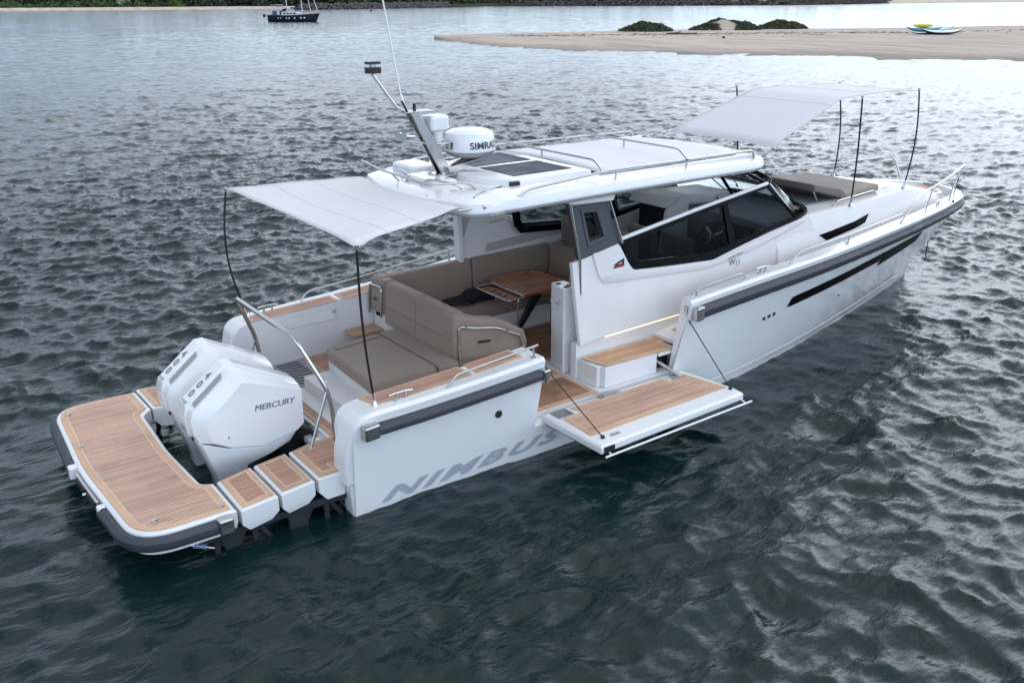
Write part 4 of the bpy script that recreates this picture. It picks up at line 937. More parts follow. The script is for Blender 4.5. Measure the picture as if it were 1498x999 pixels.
m = MB(); m.lathe(RC, [(.20, 0), (.262, .03), (.285, .06), (.288, .07)], 48, 1); m.lathe(RC+Vector((0, 0, .07)), [(.288, 0), (.288, .03), (.276, .15), (.262, .19), (.20, .222), (.10, .23), (.0, .232)], 48, 0)
rad = m.build('radar_dome', [GEL, GREYP], K, sharp=40)
def wrap(r0, a0, da, z0, dz):
    def f(u, v):
        a = a0+da*u; z = z0+dz*v; r = r0-(z-.10)*.10+.003
        return RC+Vector((r*math.cos(a), r*math.sin(a), .07+z))
    return f
text('radar_lettering', 'SIMRAD', wrap(.288, R(-122), R(76), .035, .075), BLACKT, rad, bold=.012)
m = MB(); f = wrap(.288, R(-182), R(20), .035, .075)
for A_ in ([(0, 0), (.4, 0), (.4, .15), (.15, .15), (.15, .85), (.4, .85), (.4, 1), (0, 1)], [(.6, 0), (1, 0), (1, 1), (.8, 1), (.8, .5), (.6, .5), (.6, .35), (.85, .35), (.85, .15), (.6, .15)]):
    m.add([f(u, v) for u, v in A_], [tuple(range(len(A_)))])
m.build('radar_emblem', BLACKT, rad, smooth=False)
m = MB(); m.tube(rnd([(2.12, -.02, 2.82), (2.25, -.10, 2.90), (2.40, -.05, 2.94)], .05), .007); m.tube([(1.78, .0, 3.42), (2.10, 0, 2.86)], .008); m.build('mast_cable', BLK, K)
# cabin badges
cyb = lambda x, z: (x, cy(x, z)-.027, z)
m = MB(); m.add([cyb(3.625+a*.17, 1.675+b_*.10) for a, b_ in ((0, .42), (1, 1), (1, .45), (.22, .42))], [(0, 1, 2, 3)], 0)
m.add([cyb(3.625+a*.17, 1.675+b_*.10) for a, b_ in ((.22, .42), (1, .45), (1, .10), (.0, .02))], [(0, 1, 2, 3)], 1)
m.add([(p[0], p[1]-.002, p[2]) for p in [cyb(3.625+a*.17, 1.675+b_*.10) for a, b_ in ((.45, .52), (.58, .40), (.72, .48), (.86, .66), (.74, .58), (.58, .50))]], [(0, 1, 2, 3, 4, 5)], 2)
m.build('burgee_badge', [NAVY, RED, GEL], cab, smooth=False)
text('model_lettering', 'W', lambda u, v: (5.58+.12*u, cy(5.6, 1.42)-.006, 1.375+.085*v), GREYT, cab, bold=.01)
text('model_lettering', '11', lambda u, v: (5.715+.065*u, cy(5.6, 1.42)-.006, 1.345+.085*v+.01*u), GREYT, cab, bold=.01)
text('script_lettering', 'nimbus boats', lambda u, v: cyb(5.54+.28*u, 1.468+.03*v+.045*u), BLACKT, cab, shear=.3)

# ================= shade awnings
def awning(name, corners, poles, label, sagz, rows=16, cols=16, edge=.05, extra=None, tilt=None):
    A = empty(name, poles[0][0]); tag(A, label, 'awning', 'fabric shade awnings rigged over the yacht')
    off = Vector(poles[0][0])
    m = MB(); pa, pb, sb_, sa = [Vector(c) for c in corners]     # pa..pb port edge, sa..sb starboard edge
    R_ = []
    for i in range(rows+1):
        u = i/rows; row = []
        for j in range(cols+1):
            v = j/cols; p = pa*(1-u)*(1-v)+pb*u*(1-v)+sb_*u*v+sa*(1-u)*v
            ctr = (pa+pb+sa+sb_)/4; k = edge*(4*u*(1-u)*(abs(2*v-1)**2)+4*v*(1-v)*(abs(2*u-1)**2))
            p = p+(ctr-p)*k
            p.z += sagz(u, v)+.010*math.sin(14*v+5*u)*math.sin(math.pi*u)*(abs(2*v-1)**1.5)+.012*math.sin(17*(u+v))*max(0, 1-3*min(u+v, 2-u-v, 1-u+v, 1+u-v))
            row.append(tuple(p-off))
        R_.append(row)
    m.loft(R_, caps=False, closed=False); f = m.build('awning_fabric', CANV, A, sharp=80)
    f.modifiers.new('s', 'SOLIDIFY').thickness = .004
    hm_ = MB(); q4 = [R_[0], R_[-1], [r[0] for r in R_], [r[-1] for r in R_]]
    for e_ in q4: hm_.tube([Vector(p) for p in e_], .0055, 6)
    for c_ in (R_[rows//3], R_[2*rows//3]): hm_.tube([Vector(p)+Vector((0, 0, .001)) for p in c_], .0020, 5)
    hm_.build('hem', CANV, f)
    for b_, t_, bow in poles:
        b_, t_ = Vector(b_), Vector(t_); bw_ = Vector(bow); P = [b_*(1-k/14)+t_*(k/14)+bw_*math.sin(math.pi*k/14)-off for k in range(15)]
        m = MB(); m.tube(P[1:], .012, 8, 0); m.tube([P[0], P[1]+(P[2]-P[1])*.1], .014, 8, 1); m.lathe(P[0]-Vector((0, 0, .01)), [(.035, 0), (.03, .012), (.018, .05)], 14, 1)
        m.lathe(P[-1]-Vector((0, 0, .03)), [(.018, 0), (.018, .045)], 10, 1)
        m.build('awning_pole', [BLK, STEEL], A)
    if extra:
        m = MB()
        for a, b_ in extra: m.tube([Vector(a)-off, Vector(b_)-off], .006, 6)
        m.build('awning_line', GREYP, A)
    return A
awning('aft_awning', [(.21, 1.62, 2.57), (1.66, 1.12, 2.63), (1.60, -1.12, 2.64), (.21, -1.62, 2.57)],
       [((.30, -1.60, 1.04), (.21, -1.62, 2.57), (-.03, 0, 0)), ((.30, 1.60, 1.04), (.21, 1.62, 2.57), (-.12, 0, 0))],
       'pale shade awning over the aft cockpit, stretched between two bent black poles and the hardtop',
       lambda u, v: -.03*math.sin(math.pi*u)*math.sin(math.pi*v)+.012*math.sin(9*v+3*u)*math.sin(math.pi*u))
XR, XM, XF = 6.45, 8.05, 9.95
def fz(u, v):
    return .10*math.sin(math.pi*u)*math.sin(math.pi*v)
F = [(9.98, .70, 3.25), (8.05, 1.08, 3.30), (8.06, -1.10, 3.30), (9.98, -.70, 3.25)]
awning('bow_awning', [(9.98, .68, 3.25), (6.50, .95, 2.76), (6.46, -.98, 2.76), (9.98, -.68, 3.25)],
       [((8.17, -1.05, 1.80), (8.07, -1.10, 3.30), (.03, 0, 0)), ((10.10, -.64, 1.75), (10.06, -.70, 3.26), (.12, 0, 0)), ((8.17, 1.05, 1.80), (8.07, 1.10, 3.30), (.03, 0, 0)), ((10.10, .64, 1.75), (10.06, .70, 3.26), (.10, 0, 0))],
       'pale shade awning over the foredeck sun pad, raised on four black poles',
       lambda u, v: (.29 if True else 0)*(min(u/.55, (1-u)/.45))**.9*(1.0)+.0, extra=[((6.46, -.98, 2.76), (6.30, -.98, 2.66)), ((6.50, .95, 2.76), (6.30, .95, 2.66))], edge=.04)

# ================= SETTING: sandbank, shores
def sheetland(name, near, far, crest, m, n=160, rows=26, kind='structure', rough=.05, under=-.5):
    """land strip between two shore polylines, rising from the water to a low crest"""
    def res(P, n):
        P = [Vector((p[0], p[1])) for p in P]; d = [0]
        for a, b in zip(P, P[1:]): d.append(d[-1]+(b-a).length)
        t = np.linspace(0, d[-1], n+1); return np.interp(t, d, [p.x for p in P]), np.interp(t, d, [p.y for p in P])
    nx, ny = res(near, n); fx, fy = res(far, n); rg = np.random.default_rng(4)
    K = 48; ph = rg.uniform(0, 6.28, (K,)); fr = rg.uniform(.05, 1.2, K); an = rg.uniform(0, 6.28, K)
    v = []
    for j in range(rows+1):
        t = j/rows
        for i in range(n+1):
            w = .25*math.sin(i*.31)+.2*math.sin(i*.83+1)+.12*math.sin(i*1.9)
            x = nx[i]*(1-t)+fx[i]*t; y = ny[i]*(1-t)+fy[i]*t
            dd = Vector((nx[i]-fx[i], ny[i]-fy[i])); L_ = dd.length; 
            if L_ > .01: x += dd.x/L_*w*(1-t); y += dd.y/L_*w*(1-t)
            e_ = min(t, 1-t)*2; z = under+(crest+abs(under))*min(1, (e_*2.3)**.7) if e_ < .45 else crest
            k_ = np.sum(np.sin(x*fr*np.cos(an)+y*fr*np.sin(an)+ph)/ (1+fr*4))/6
            v.append((x, y, z+rough*float(k_)*min(1, e_*6)))
    f = [(j*(n+1)+i, j*(n+1)+i+1, (j+1)*(n+1)+i+1, (j+1)*(n+1)+i) for j in range(rows) for i in range(n)]
    m_ = MB(); m_.add(v, f); o = m_.build(name, m, None, sharp=80); o['kind'] = kind; return o
def sandmat(name, c1, c2, wet):
    m = bpy.data.materials.new(name); m.use_nodes = True; t = m.node_tree; b = t.nodes['Principled BSDF']; b.inputs['Roughness'].default_value = .9
    nn = t.nodes.new; g = nn('ShaderNodeNewGeometry'); sp = nn('ShaderNodeSeparateXYZ'); t.links.new(g.outputs['Position'], sp.inputs[0])
    mp = nn('ShaderNodeMapping'); mp.inputs['Rotation'].default_value = (0, 0, R(40)); mp.inputs['Scale'].default_value = (1, .25, 1); t.links.new(g.outputs['Position'], mp.inputs[0])
    n = nn('ShaderNodeTexNoise'); n.inputs['Scale'].default_value = .35; n.inputs['Detail'].default_value = 9; n.inputs['Roughness'].default_value = .65; t.links.new(mp.outputs[0], n.inputs['Vector'])
    r_ = nn('ShaderNodeValToRGB'); t.links.new(n.outputs[0], r_.inputs[0]); e = r_.color_ramp.elements
    e[0].position = .34; e[0].color = (*c2, 1); e[1].position = .56; e[1].color = (*c1, 1)
    # damp sand near the waterline (height of the ground)
    mr = nn('ShaderNodeMapRange'); mr.inputs[1].default_value = -.02; mr.inputs[2].default_value = wet; mr.inputs[3].default_value = .5; mr.inputs[4].default_value = 1; t.links.new(sp.outputs[2], mr.inputs[0])
    vm = nn('ShaderNodeVectorMath'); vm.operation = 'SCALE'; t.links.new(r_.outputs[0], vm.inputs[0]); t.links.new(mr.outputs[0], vm.inputs['Scale']); t.links.new(vm.outputs[0], b.inputs['Base Color'])
    n2 = nn('ShaderNodeTexNoise'); n2.inputs['Scale'].default_value = 1.6; n2.inputs['Detail'].default_value = 8; t.links.new(g.outputs['Position'], n2.inputs['Vector'])
    bp = nn('ShaderNodeBump'); bp.inputs['Strength'].default_value = .9; bp.inputs['Distance'].default_value = .22; t.links.new(n2.outputs[0], bp.inputs['Height']); t.links.new(bp.outputs[0], b.inputs['Normal'])
    return m
SAND = sandmat('sand', (.46, .375, .31), (.31, .245, .195), .2)
SANDP = sandmat('pale_sand', (.52, .45, .37), (.40, .33, .27), .3)
near = [(57.0, 90.6), (54.6, 83), (52.6, 76), (51.3, 66), (52.6, 58), (56, 48), (60.5, 38), (66, 25.5), (74, 8), (90, -20), (130, -70)]
farr = [(57.6, 91.0), (60, 92.5), (66, 93.5), (76, 93.8), (86, 93.2), (98, 92.5), (110, 87), (118, 80), (128, 74), (146, 70), (190, 30), (240, -40)]
sheetland('sandbank', near, farr, .34, SAND, 260, 40, under=-.10)
# far shores
sheetland('beach', [(-300, 640), (20, 500), (69, 468), (104, 446), (135, 423), (157, 408), (172, 398)], [(-280, 760), (30, 560), (80, 520), (118, 490), (150, 455), (170, 432), (180, 410)], 1.3, SANDP, 120, 12)
sheetland('far_beach', [(470, 300), (520, 292), (600, 262), (760, 160), (900, 0)], [(520, 380), (600, 370), (700, 330), (900, 240), (1200, 60)], 2.2, SANDP, 80, 10)
LANDM = mat('scrub_ground', (.045, .05, .028), .95, noise=.3, nscale=.05)
m = MB()
hl = [(-400, 790), (30, 540), (100, 490), (160, 430), (205, 396), (252, 402), (300, 425), (345, 395), (420, 345), (470, 330), (520, 340), (700, 360), (1300, 500), (1300, 2500), (-400, 2500)]
m.prism(hl, 'z', -.5, 1.2); o = m.build('hills', LANDM); 
# rising ground behind the shore
rg = np.random.default_rng(2)
V_ = []; nI, nJ = 60, 10
for j in range(nJ+1):
    for i in range(nI+1):
        a = i/nI; x = -400+1900*a; y0 = np.interp(x, [-400, 30, 160, 300, 470, 700, 1500], [800, 560, 450, 445, 350, 380, 520])
        V_.append((x, y0+j*60, 1.0+14*(j/nJ)**1.2*(1+.35*math.sin(i*.7)+.2*math.sin(i*1.9))))
m = MB(); m.add(V_, [(j*(nI+1)+i, j*(nI+1)+i+1, (j+1)*(nI+1)+i+1, (j+1)*(nI+1)+i) for j in range(nJ) for i in range(nI)])
h2 = m.build('terrain', LANDM, sharp=80); h2['kind'] = 'structure'; o['kind'] = 'structure'
def leafmat(name, c1, c2, sc=.5):
    m = mat(name, c1, .85); t = m.node_tree; b = t.nodes['Principled BSDF']
    g = t.nodes.new('ShaderNodeNewGeometry'); n = t.nodes.new('ShaderNodeTexNoise'); n.inputs['Scale'].default_value = sc; n.inputs['Detail'].default_value = 3; t.links.new(g.outputs['Position'], n.inputs['Vector'])
    r_ = t.nodes.new('ShaderNodeValToRGB'); t.links.new(n.outputs[0], r_.inputs[0]); e = r_.color_ramp.elements; e[0].position = .35; e[0].color = (*c1, 1); e[1].position = .65; e[1].color = (*c2, 1)
    t.links.new(r_.outputs[0], b.inputs['Base Color']); return m
LEAFD = leafmat('coastal_foliage', (.022, .030, .018), (.055, .065, .035), .12)
LEAFB = leafmat('shore_bush_foliage', (.03, .06, .015), (.08, .13, .03), .2)
DUNE = leafmat('dune_scrub', (.035, .048, .022), (.075, .09, .04), .8)
def leaves(m, c, r, n, size, rg, flat=1.):
    """leaf-sized quads through the volume of an ellipsoid"""
    c = np.array(c); r = np.array(r)
    for _ in range(n):
        d = rg.normal(size=3); d /= np.linalg.norm(d); d[2] = abs(d[2]); p = c+d*r*(rg.uniform(.35, 1.0)**.5)*(1+.15*math.sin(d[0]*7+d[1]*5))
        a = rg.normal(size=3); a /= np.linalg.norm(a); b = np.cross(a, rg.normal(size=3)); b /= np.linalg.norm(b); s1, s2 = size*rg.uniform(.6, 1.3), size*rg.uniform(.4, .9)
        m.add([p+a*s1, p+b*s2, p-a*s1, p-b*s2], [(0, 1, 2, 3)])
# the far wood: crowns in a band along both shores
m = MB(); rg = np.random.default_rng(11)
def shore_line(a):   # 0..1 west shore
    return np.array([np.interp(a, [0, .3, .5, .7, .85, 1], [-60, 60, 112, 160, 186, 207]), np.interp(a, [0, .3, .5, .7, .85, 1], [590, 505, 462, 424, 405, 398])])
for k in range(230):
    a = rg.uniform(0, 1); p = shore_line(a)+np.array([.35, .9])*rg.uniform(10, 48); h = rg.uniform(5, 11)
    leaves(m, (p[0], p[1], 1.0), (rg.uniform(4, 7), rg.uniform(4, 7), h), 90, 1.1, rg)
for k in range(150):
    a = rg.uniform(0, 1); x = 205+a*190; y = np.interp(x, [205, 252, 300, 345, 395], [402, 410, 432, 402, 372])+rg.uniform(5, 45)
    leaves(m, (x, y, 1.0), (rg.uniform(4, 8), rg.uniform(4, 8), rg.uniform(4, 9)), 70, 1.2, rg)
for k in range(150):
    x = 395+rg.uniform(0, 1)**1.3*430; y = np.interp(x, [395, 470, 560, 700, 830], [372, 345, 372, 380, 400])+rg.uniform(8, 60)
    leaves(m, (x, y, 1.0), (rg.uniform(5, 9), rg.uniform(5, 9), rg.uniform(3, 8)), 55, 1.5, rg)
tag(m.build('forest', LEAFD, smooth=False), 'dark wood of low coastal trees lining the far shore', 'trees', kind='stuff')
m = MB()
for k in range(60):
    a = rg.uniform(.28, .60); p = shore_line(a)+np.array([.35, .9])*rg.uniform(3, 12); h = rg.uniform(1.5, 3.4)
    leaves(m, (p[0], p[1], 1.0), (3.2, 3.2, h), 90, .7, rg)
tag(m.build('shore_scrub', LEAFB, smooth=False), 'bright green scrub along the top of the far beach', 'scrub', kind='stuff')
# breakwaters of dark boulders
ROCK = mat('boulder', (.085, .075, .068), .9, noise=.5, nscale=.8, bump=.6, bscale=3)
def rocks(name, pts, n, h, w, label):
    m = MB(); d = [0]
    for a, b in zip(pts, pts[1:]): d.append(d[-1]+math.dist(a, b))
    for k in range(n):
        t = rg.uniform(0, d[-1]); x = np.interp(t, d, [p[0] for p in pts]); y = np.interp(t, d, [p[1] for p in pts]); u = rg.uniform(-1, 1); r_ = rg.uniform(.35, .95)
        c = Vector((x+u*w*.4, y+u*w, (1-abs(u)**1.5)*h*rg.uniform(.6, 1.05)-.1))
        vs = [c+Vector(q).normalized()*r_*rg.uniform(.7, 1.15) for q in ((1, 0, 0), (0, 1, 0), (-1, 0, 0), (0, -1, 0), (0, 0, .8), (0, 0, -.8))]
        m.add(vs, [(0, 1, 4), (1, 2, 4), (2, 3, 4), (3, 0, 4), (1, 0, 5), (2, 1, 5), (3, 2, 5), (0, 3, 5)])
    m.prism([(p[0], p[1]) for p in pts]+[(p[0]+2, p[1]+4) for p in pts[::-1]], 'z', -.5, h*.7)
    tag(m.build(name, ROCK, smooth=False), label, 'breakwater', kind='stuff')
rocks('breakwater', [(172, 392), (186, 388), (211, 389), (235, 398), (258, 407)], 1500, 2.4, 4.5, 'dark boulder breakwater on the far shore behind the sailing yacht')
rocks('far_breakwater', [(300, 466), (318, 412), (333, 368), (385, 300), (440, 300), (487, 313)], 1700, 2.6, 5, 'long low boulder wall across the far water beyond the sandbank')
# dune scrub on the sandbank
DUNES = mat('dune_sand', (.40, .335, .275), .95, noise=.1, nscale=1, bump=.5, bscale=2)
def dune(x, y, rx, ry, h, rz, n, label, bare=None):
    D = empty('dune_bush', (x, y, .32), rz); tag(D, label, 'dune bush', 'scrub covered dunes on the sandbank')
    g = np.random.default_rng(int(x*10)); m = MB(); V_ = []; nn_ = 24
    for i in range(nn_+1):
        for j in range(nn_+1):
            u, v = i/nn_*2-1, j/nn_*2-1; q = max(0, 1-(u*u+v*v)); V_.append((u*rx*1.25, v*ry*1.25, -.15+(h*.8+.15)*q**1.1*(1+.2*math.sin(5*u+2)+.15*math.sin(7*v))))
    m.add(V_, [(i*(nn_+1)+j, (i+1)*(nn_+1)+j, (i+1)*(nn_+1)+j+1, i*(nn_+1)+j+1) for i in range(nn_) for j in range(nn_)]); m.build('mound', DUNES, D, sharp=80)
    m = MB()
    for k in range(n):
        u, v = g.uniform(-1, 1), g.uniform(-1, 1); q = 1-(u*u+v*v)
        if q < .02: continue
        if bare and (u-bare[0])**2/bare[2]**2+(v-bare[1])**2/bare[3]**2 < 1: continue
        c = (u*rx*1.15, v*ry*1.15, h*.8*q**1.1*(1+.2*math.sin(5*u+2)+.15*math.sin(7*v))-.05); hh = g.uniform(.12, .30)*(1 if g.uniform() > .1 else 1.5)
        leaves(m, c, (.42, .42, hh), 24, .15, g)
    m.build('foliage', DUNE, D, smooth=False); return D
dune(84.3, 83.3, 2.2, 2.9, 1.05, R(45), 460, 'leftmost low dune mound under dark green scrub on the sandbank')
dune(95.2, 79.6, 2.6, 4.0, 1.25, R(48), 640, 'widest scrub dune with a bare sandy face, in the middle of the sandbank', bare=(-.6, .0, .60, .26))
dune(104.0, 77.6, 2.1, 2.8, .95, R(50), 460, 'rounded green scrub dune at the right end of the row on the sandbank')
m = MB(); m.tube(rnd([(78.4, 73.6, .40), (79.3, 72.9, .46), (80.4, 72.3, .40), (81.2, 71.4, .44)], .5), lambda t: .14*(1-.5*t), 8); m.tube([(79.2, 73.0, .45), (79.6, 72.4, .7)], .05, 6)
tag(m.build('driftwood', mat('driftwood', (.11, .065, .045), .9, noise=.3)), 'long brown driftwood log lying on the sand below the dunes', 'driftwood')
m = MB(); m.lathe((75.6, 62.2, .33), [(.05, -.05), (.17, 0), (.18, .10), (.10, .2), (0, .22)], 10); tag(m.build('rock', BLK), 'small dark stone alone on the sandbank, nearest the camera', 'rock')
# seaweed lines
m = MB(); g = np.random.default_rng(5)
for k in range(900):
    t = g.uniform(0, 1); x = np.interp(t, [0, .2, .5, .8, 1], [62, 74, 88, 104, 140])+g.normal()*.6; y = np.interp(t, [0, .2, .5, .8, 1], [83, 76, 68, 56, 46])+g.normal()*1.2*(1 if g.uniform() > .4 else 3)
    s1 = g.uniform(.05, .35); m.add([(x, y, .36), (x+s1, y-s1*1.4, .40), (x+s1*.8, y-s1*1.5, .36), (x-.05, y-.1, .36)], [(0, 1, 2, 3)])
tag(m.build('seaweed', mat('dry_seaweed', (.10, .075, .055), .9, noise=.2), smooth=False), 'scattered line of dry seaweed along the sandbank', 'seaweed', kind='stuff')

# kayaks and boards drawn up on the sandbank
def canoe(name, loc, rz, L_, w, h, m_up, m_lo, label, cat, parts=True, rise=.35, group=None, tilt=0):
    D = empty(name, loc, rz); D.rotation_euler = (tilt, 0, rz); tag(D, label, cat, group)
    def sec(t, hull):
        k = max(0.02, (1-abs(2*t-1)**2.4)); x = (t-.5)*L_; zr = rise*abs(2*t-1)**3
        if hull: return [(x, w/2*k*math.cos(a), zr+h*.55-h*.55*math.sin(a)*k**.5) for a in [math.pi*i/8 for i in range(9)]]
        return [(x, w/2*k*math.cos(a), zr+h*.55+h*.45*math.sin(a)*k) for a in [math.pi*i/8 for i in range(9)]]
    ts_ = [i/20 for i in range(21)]
    MB().loft([sec(t, True) for t in ts_], caps=False, closed=False).build('hull', m_lo, D)
    MB().loft([sec(t, False) for t in ts_], caps=False, closed=False).build('deck', m_up, D)
    if parts: MB().prism([(.45*math.cos(a), .17*math.sin(a)) for a in [2*math.pi*i/16 for i in range(16)]], 'z', h*.96, h*1.04).build('seat', BLK, D)
    return D
TEAL = mat('teal_hull', (.03, .20, .28), .35, coat=.4, noise=.1); YEL = mat('yellow_hull', (.62, .55, .06), .4, noise=.1); WHB = mat('white_board', (.72, .72, .70), .35, noise=.05); PALB = mat('pale_blue_hull', (.42, .60, .68), .4, noise=.1)
a_ = R(-42)
canoe('kayak', (97.9, 53.0, .62), a_, 3.9, .75, .42, TEAL, TEAL, 'teal kayak lying under the yellow float on the sandbank', 'kayak')
canoe('float', (98.2, 53.3, 1.06), a_+.05, 2.3, .55, .42, YEL, YEL, 'yellow float lying on top of the teal kayak', 'float', False, .05)
canoe('sailboard', (97.8, 52.5, .38), a_, 3.4, .8, .26, WHB, BLK, 'black bottomed white board beneath the teal kayak on the sand', 'sailboard', False, .1)
canoe('dinghy', (98.6, 51.2, .34), a_+.04, 4.6, 1.1, .48, WHB, BLK, 'white dinghy with a dark hull, lowest of the pile of boats on the sandbank', 'dinghy', True, .45)
canoe('skiff', (99.6, 52.4, .60), a_, 3.6, .8, .40, PALB, PALB, 'pale blue skiff behind the white dinghy on the sandbank', 'skiff', False, .4)

# navy sailing yacht motoring past
SY = empty('sailing_yacht', (80.9, 187.4, 0), math.atan2(-.78, .62)); tag(SY, 'dark blue two-masted sailing yacht under power off the far shore', 'sailing yacht')
NAVH = mat('navy_hull', (.006, .011, .03), .3, coat=.4, noise=.05); WHY = mat('yacht_white', (.62, .62, .61), .5, noise=.08); WOODR = mat('brown_rail', (.12, .06, .035), .6, noise=.1); BLUEC = mat('blue_canvas', (.02, .07, .17), .8, noise=.1)
rings = []
for i in range(25):
    t = i/24; x = -5.2+10.6*t; b = 1.75*math.sin(math.pi*min(1, .28+.72*t))**.7*(1 if t < .96 else .5) if t < 1 else .03
    zt_ = 1.15+.85*max(0, t-.35)**1.6+.15*(1-t)**2; ov = .9*t**4
    rings.append([(x, 0, -.6), (x, -b*.8, -.1), (x+ov*.4, -b*.95, .5), (x+ov, -b, zt_), (x+ov, b, zt_), (x+ov*.4, b*.95, .5), (x, b*.8, -.1)])
MB().loft(rings).build('hull', NAVH, SY)
rings2 = [[(r[3][0], r[3][1]*1.01, r[3][2]), (r[3][0], r[3][1]*1.01, r[3][2]+.07), (r[4][0], r[4][1]*1.01, r[4][2]+.07), (r[4][0], r[4][1]*1.01, r[4][2])] for r in rings]
MB().loft(rings2).build('toe_rail', WOODR, SY)
m = MB(); m.loft([[(x, -w, 1.2), (x+.1, -w*.85, z), (x+.1, w*.85, z), (x, w, 1.2)] for x, w, z in ((-2.1, 1.1, 1.9), (-1.9, 1.1, 2.0), (.6, 1.0, 1.9), (1.8, .8, 1.75))]); dh = m.build('deckhouse', WHY, SY, bevel=.05)
for x in (-1.6, -.8, 0., .8): MB().box((x, -1.08, 1.50), (x+.45, -.99, 1.78)).build('window', BLK, dh)
m = MB(); m.loft([[(x, -.9, z), (x, .9, z)] for x, z in ((-2.2, 1.9), (-1.6, 2.55), (-.9, 2.6))], caps=False, closed=False); m.build('windscreen', BLK, SY)
for i, x in enumerate((-2.6, -2.0, -.6, .0, 1.2, 2.6, 3.4)): MB().box((x, -1.9+.06*abs(x), .55+.05*(x > 2)), (x+.16, -1.2, .82+.05*(x > 2))).build('porthole', WHY, SY)
for x, h in ((-1.2, 11.0), (2.3, 14.0)): MB().tube([(x, 0, 1.5), (x-.25, 0, h)], lambda t: .10*(1-.4*t), 10).build('mast', WHY, SY)
for x, x2 in ((4.3, 2.4), (5.9, 2.6)): MB().tube([(x, 0, 2.0), (x2, 0, 12.5)], .075, 8).build('furled_sail', WHY, SY)
m = MB(); m.tube([(2.2, 0, 2.6), (-.4, 0, 2.7)], .16, 10); m.build('furled_mainsail', BLUEC, SY)
m = MB(); m.tube([(-1.3, 0, 2.9), (-3.6, 0, 3.0)], .12, 10); m.build('boom', WHY, SY)
m = MB(); m.prism([(-4.4, -1.0), (-2.6, -1.0), (-2.6, 1.0), (-4.4, 1.0)], 'z', 3.25, 3.33); bim = m.build('bimini', WHY, SY, bevel=.03)
for x in (-4.3, -2.7):
    for y in (-.95, .95): MB().tube([(x, y, 1.3), (x, y, 3.25)], .03, 6).build('bimini_pole', WHY, bim)
for x, y in ((-3.6, -1.1), (-3.0, .9)): MB().box((x-.4, y-.25, 1.3), (x+.4, y+.25, 2.1)).build('cockpit_dodger', BLUEC, SY, bevel=.05)
m = MB(); m.tube([(-5.2, 0, 1.3), (-6.6, 0, 1.25)], .05, 6); m.box((-6.9, -.2, .8), (-6.5, .2, 1.5)); m.build('outboard_bracket', BLK, SY)
m = MB()
for s in (-1, 1):
    P = [(r[3][0], s*abs(r[3][1])*.97, r[3][2]+.62) for r in rings[1:]]
    m.tube(P, .02, 6)
    for r in rings[1::3]: m.tube([(r[3][0], s*abs(r[3][1])*.97, r[3][2]), (r[3][0], s*abs(r[3][1])*.97, r[3][2]+.62)], .02, 6)
m.build('guard_rail', STEEL, SY)
# channel marks
for nm, (x, y), mm_, hh, lab, ct in (('channel_buoy', (165, 312), DKGR, 1.2, 'small dark channel buoy alone on the open water', 'buoy'), ('channel_marker', (313, 430), WHY, 6.5, 'slim white channel marker in front of the far boulder wall', 'marker')):
    m = MB(); m.lathe((x, y, -.2), [(.55, 0), (.6, .5), (.25, .7), (.12, hh*.9), (.2, hh*.95), (.0, hh)], 14); tag(m.build(nm, mm_), lab, ct)
HOUSE = mat('house_wall', (.55, .53, .50), .8, noise=.05); ROOFM = mat('house_roof', (.14, .12, .11), .8, noise=.1)
for i, (x, y, lab) in enumerate(((118, 466, 'small white building among the trees behind the beach'), (470, 345, 'white house among the trees behind the far boulder wall'), (425, 350, 'pale house furthest left behind the far boulder wall'))):
    D = empty('house', (x, y, 1.0), .5*i); tag(D, lab, 'house'); m = MB(); m.box((-2.5, -2, 0), (2.5, 2, 2.6)); w_ = m.build('wall', HOUSE, D)
    m = MB(); m.prism([(-2.3, 2.6), (2.3, 2.6), (0, 3.9)], 'x', -2.9, 2.9); m.build('roof', ROOFM, D); MB().box((-.8, -2.03, .9), (.8, -1.98, 1.9)).build('window', BLK, D)

# ================= WATER: one sheet, fine near the yacht, coarser out to the horizon
def fft_tile(n, size, lmin, lmax, amp, wdir, spread, seed, choppy=1.0):
    rg = np.random.default_rng(seed)
    k1 = np.fft.fftfreq(n, size/n)*2*np.pi; kx, ky = np.meshgrid(k1, k1, indexing='ij'); k = np.hypot(kx, ky); k[0, 0] = 1
    lam = 2*np.pi/k
    c = (kx*math.cos(wdir)+ky*math.sin(wdir))/k
    P = k**-4.0*(spread+(1-spread)*np.abs(c)**4)*np.exp(-(lmin/lam)**2)*np.exp(-(lam/lmax)**2.5)
    P[0, 0] = 0
    h = (rg.normal(size=(n, n))+1j*rg.normal(size=(n, n)))*np.sqrt(P)
    H = np.real(np.fft.ifft2(h)); s_ = H.std()
    dx = np.real(np.fft.ifft2(-1j*kx/k*h)); dy = np.real(np.fft.ifft2(-1j*ky/k*h))
    return H/s_*amp, dx/s_*amp*choppy, dy/s_*amp*choppy
def samp(T, size, X, Yc):
    n = T.shape[0]; a = (X/size % 1)*n; b = (Yc/size % 1)*n
    i = np.floor(a).astype(int); j = np.floor(b).astype(int); fa = a-i; fb = b-j; i %= n; j %= n; i2 = (i+1) % n; j2 = (j+1) % n
    return T[i, j]*(1-fa)*(1-fb)+T[i2, j]*fa*(1-fb)+T[i, j2]*(1-fa)*fb+T[i2, j2]*fa*fb
def axis_(lo, c0, c1, hi, fine, grow):
    a = list(np.arange(c0, c1, fine)); st = fine; x = c0; l = []
    while x > lo: st *= grow; x -= st; l.append(x)
    st = fine; x = a[-1]; r_ = []
    while x < hi: st *= grow; x += st; r_.append(x)
    return np.array(l[::-1]+a+r_)
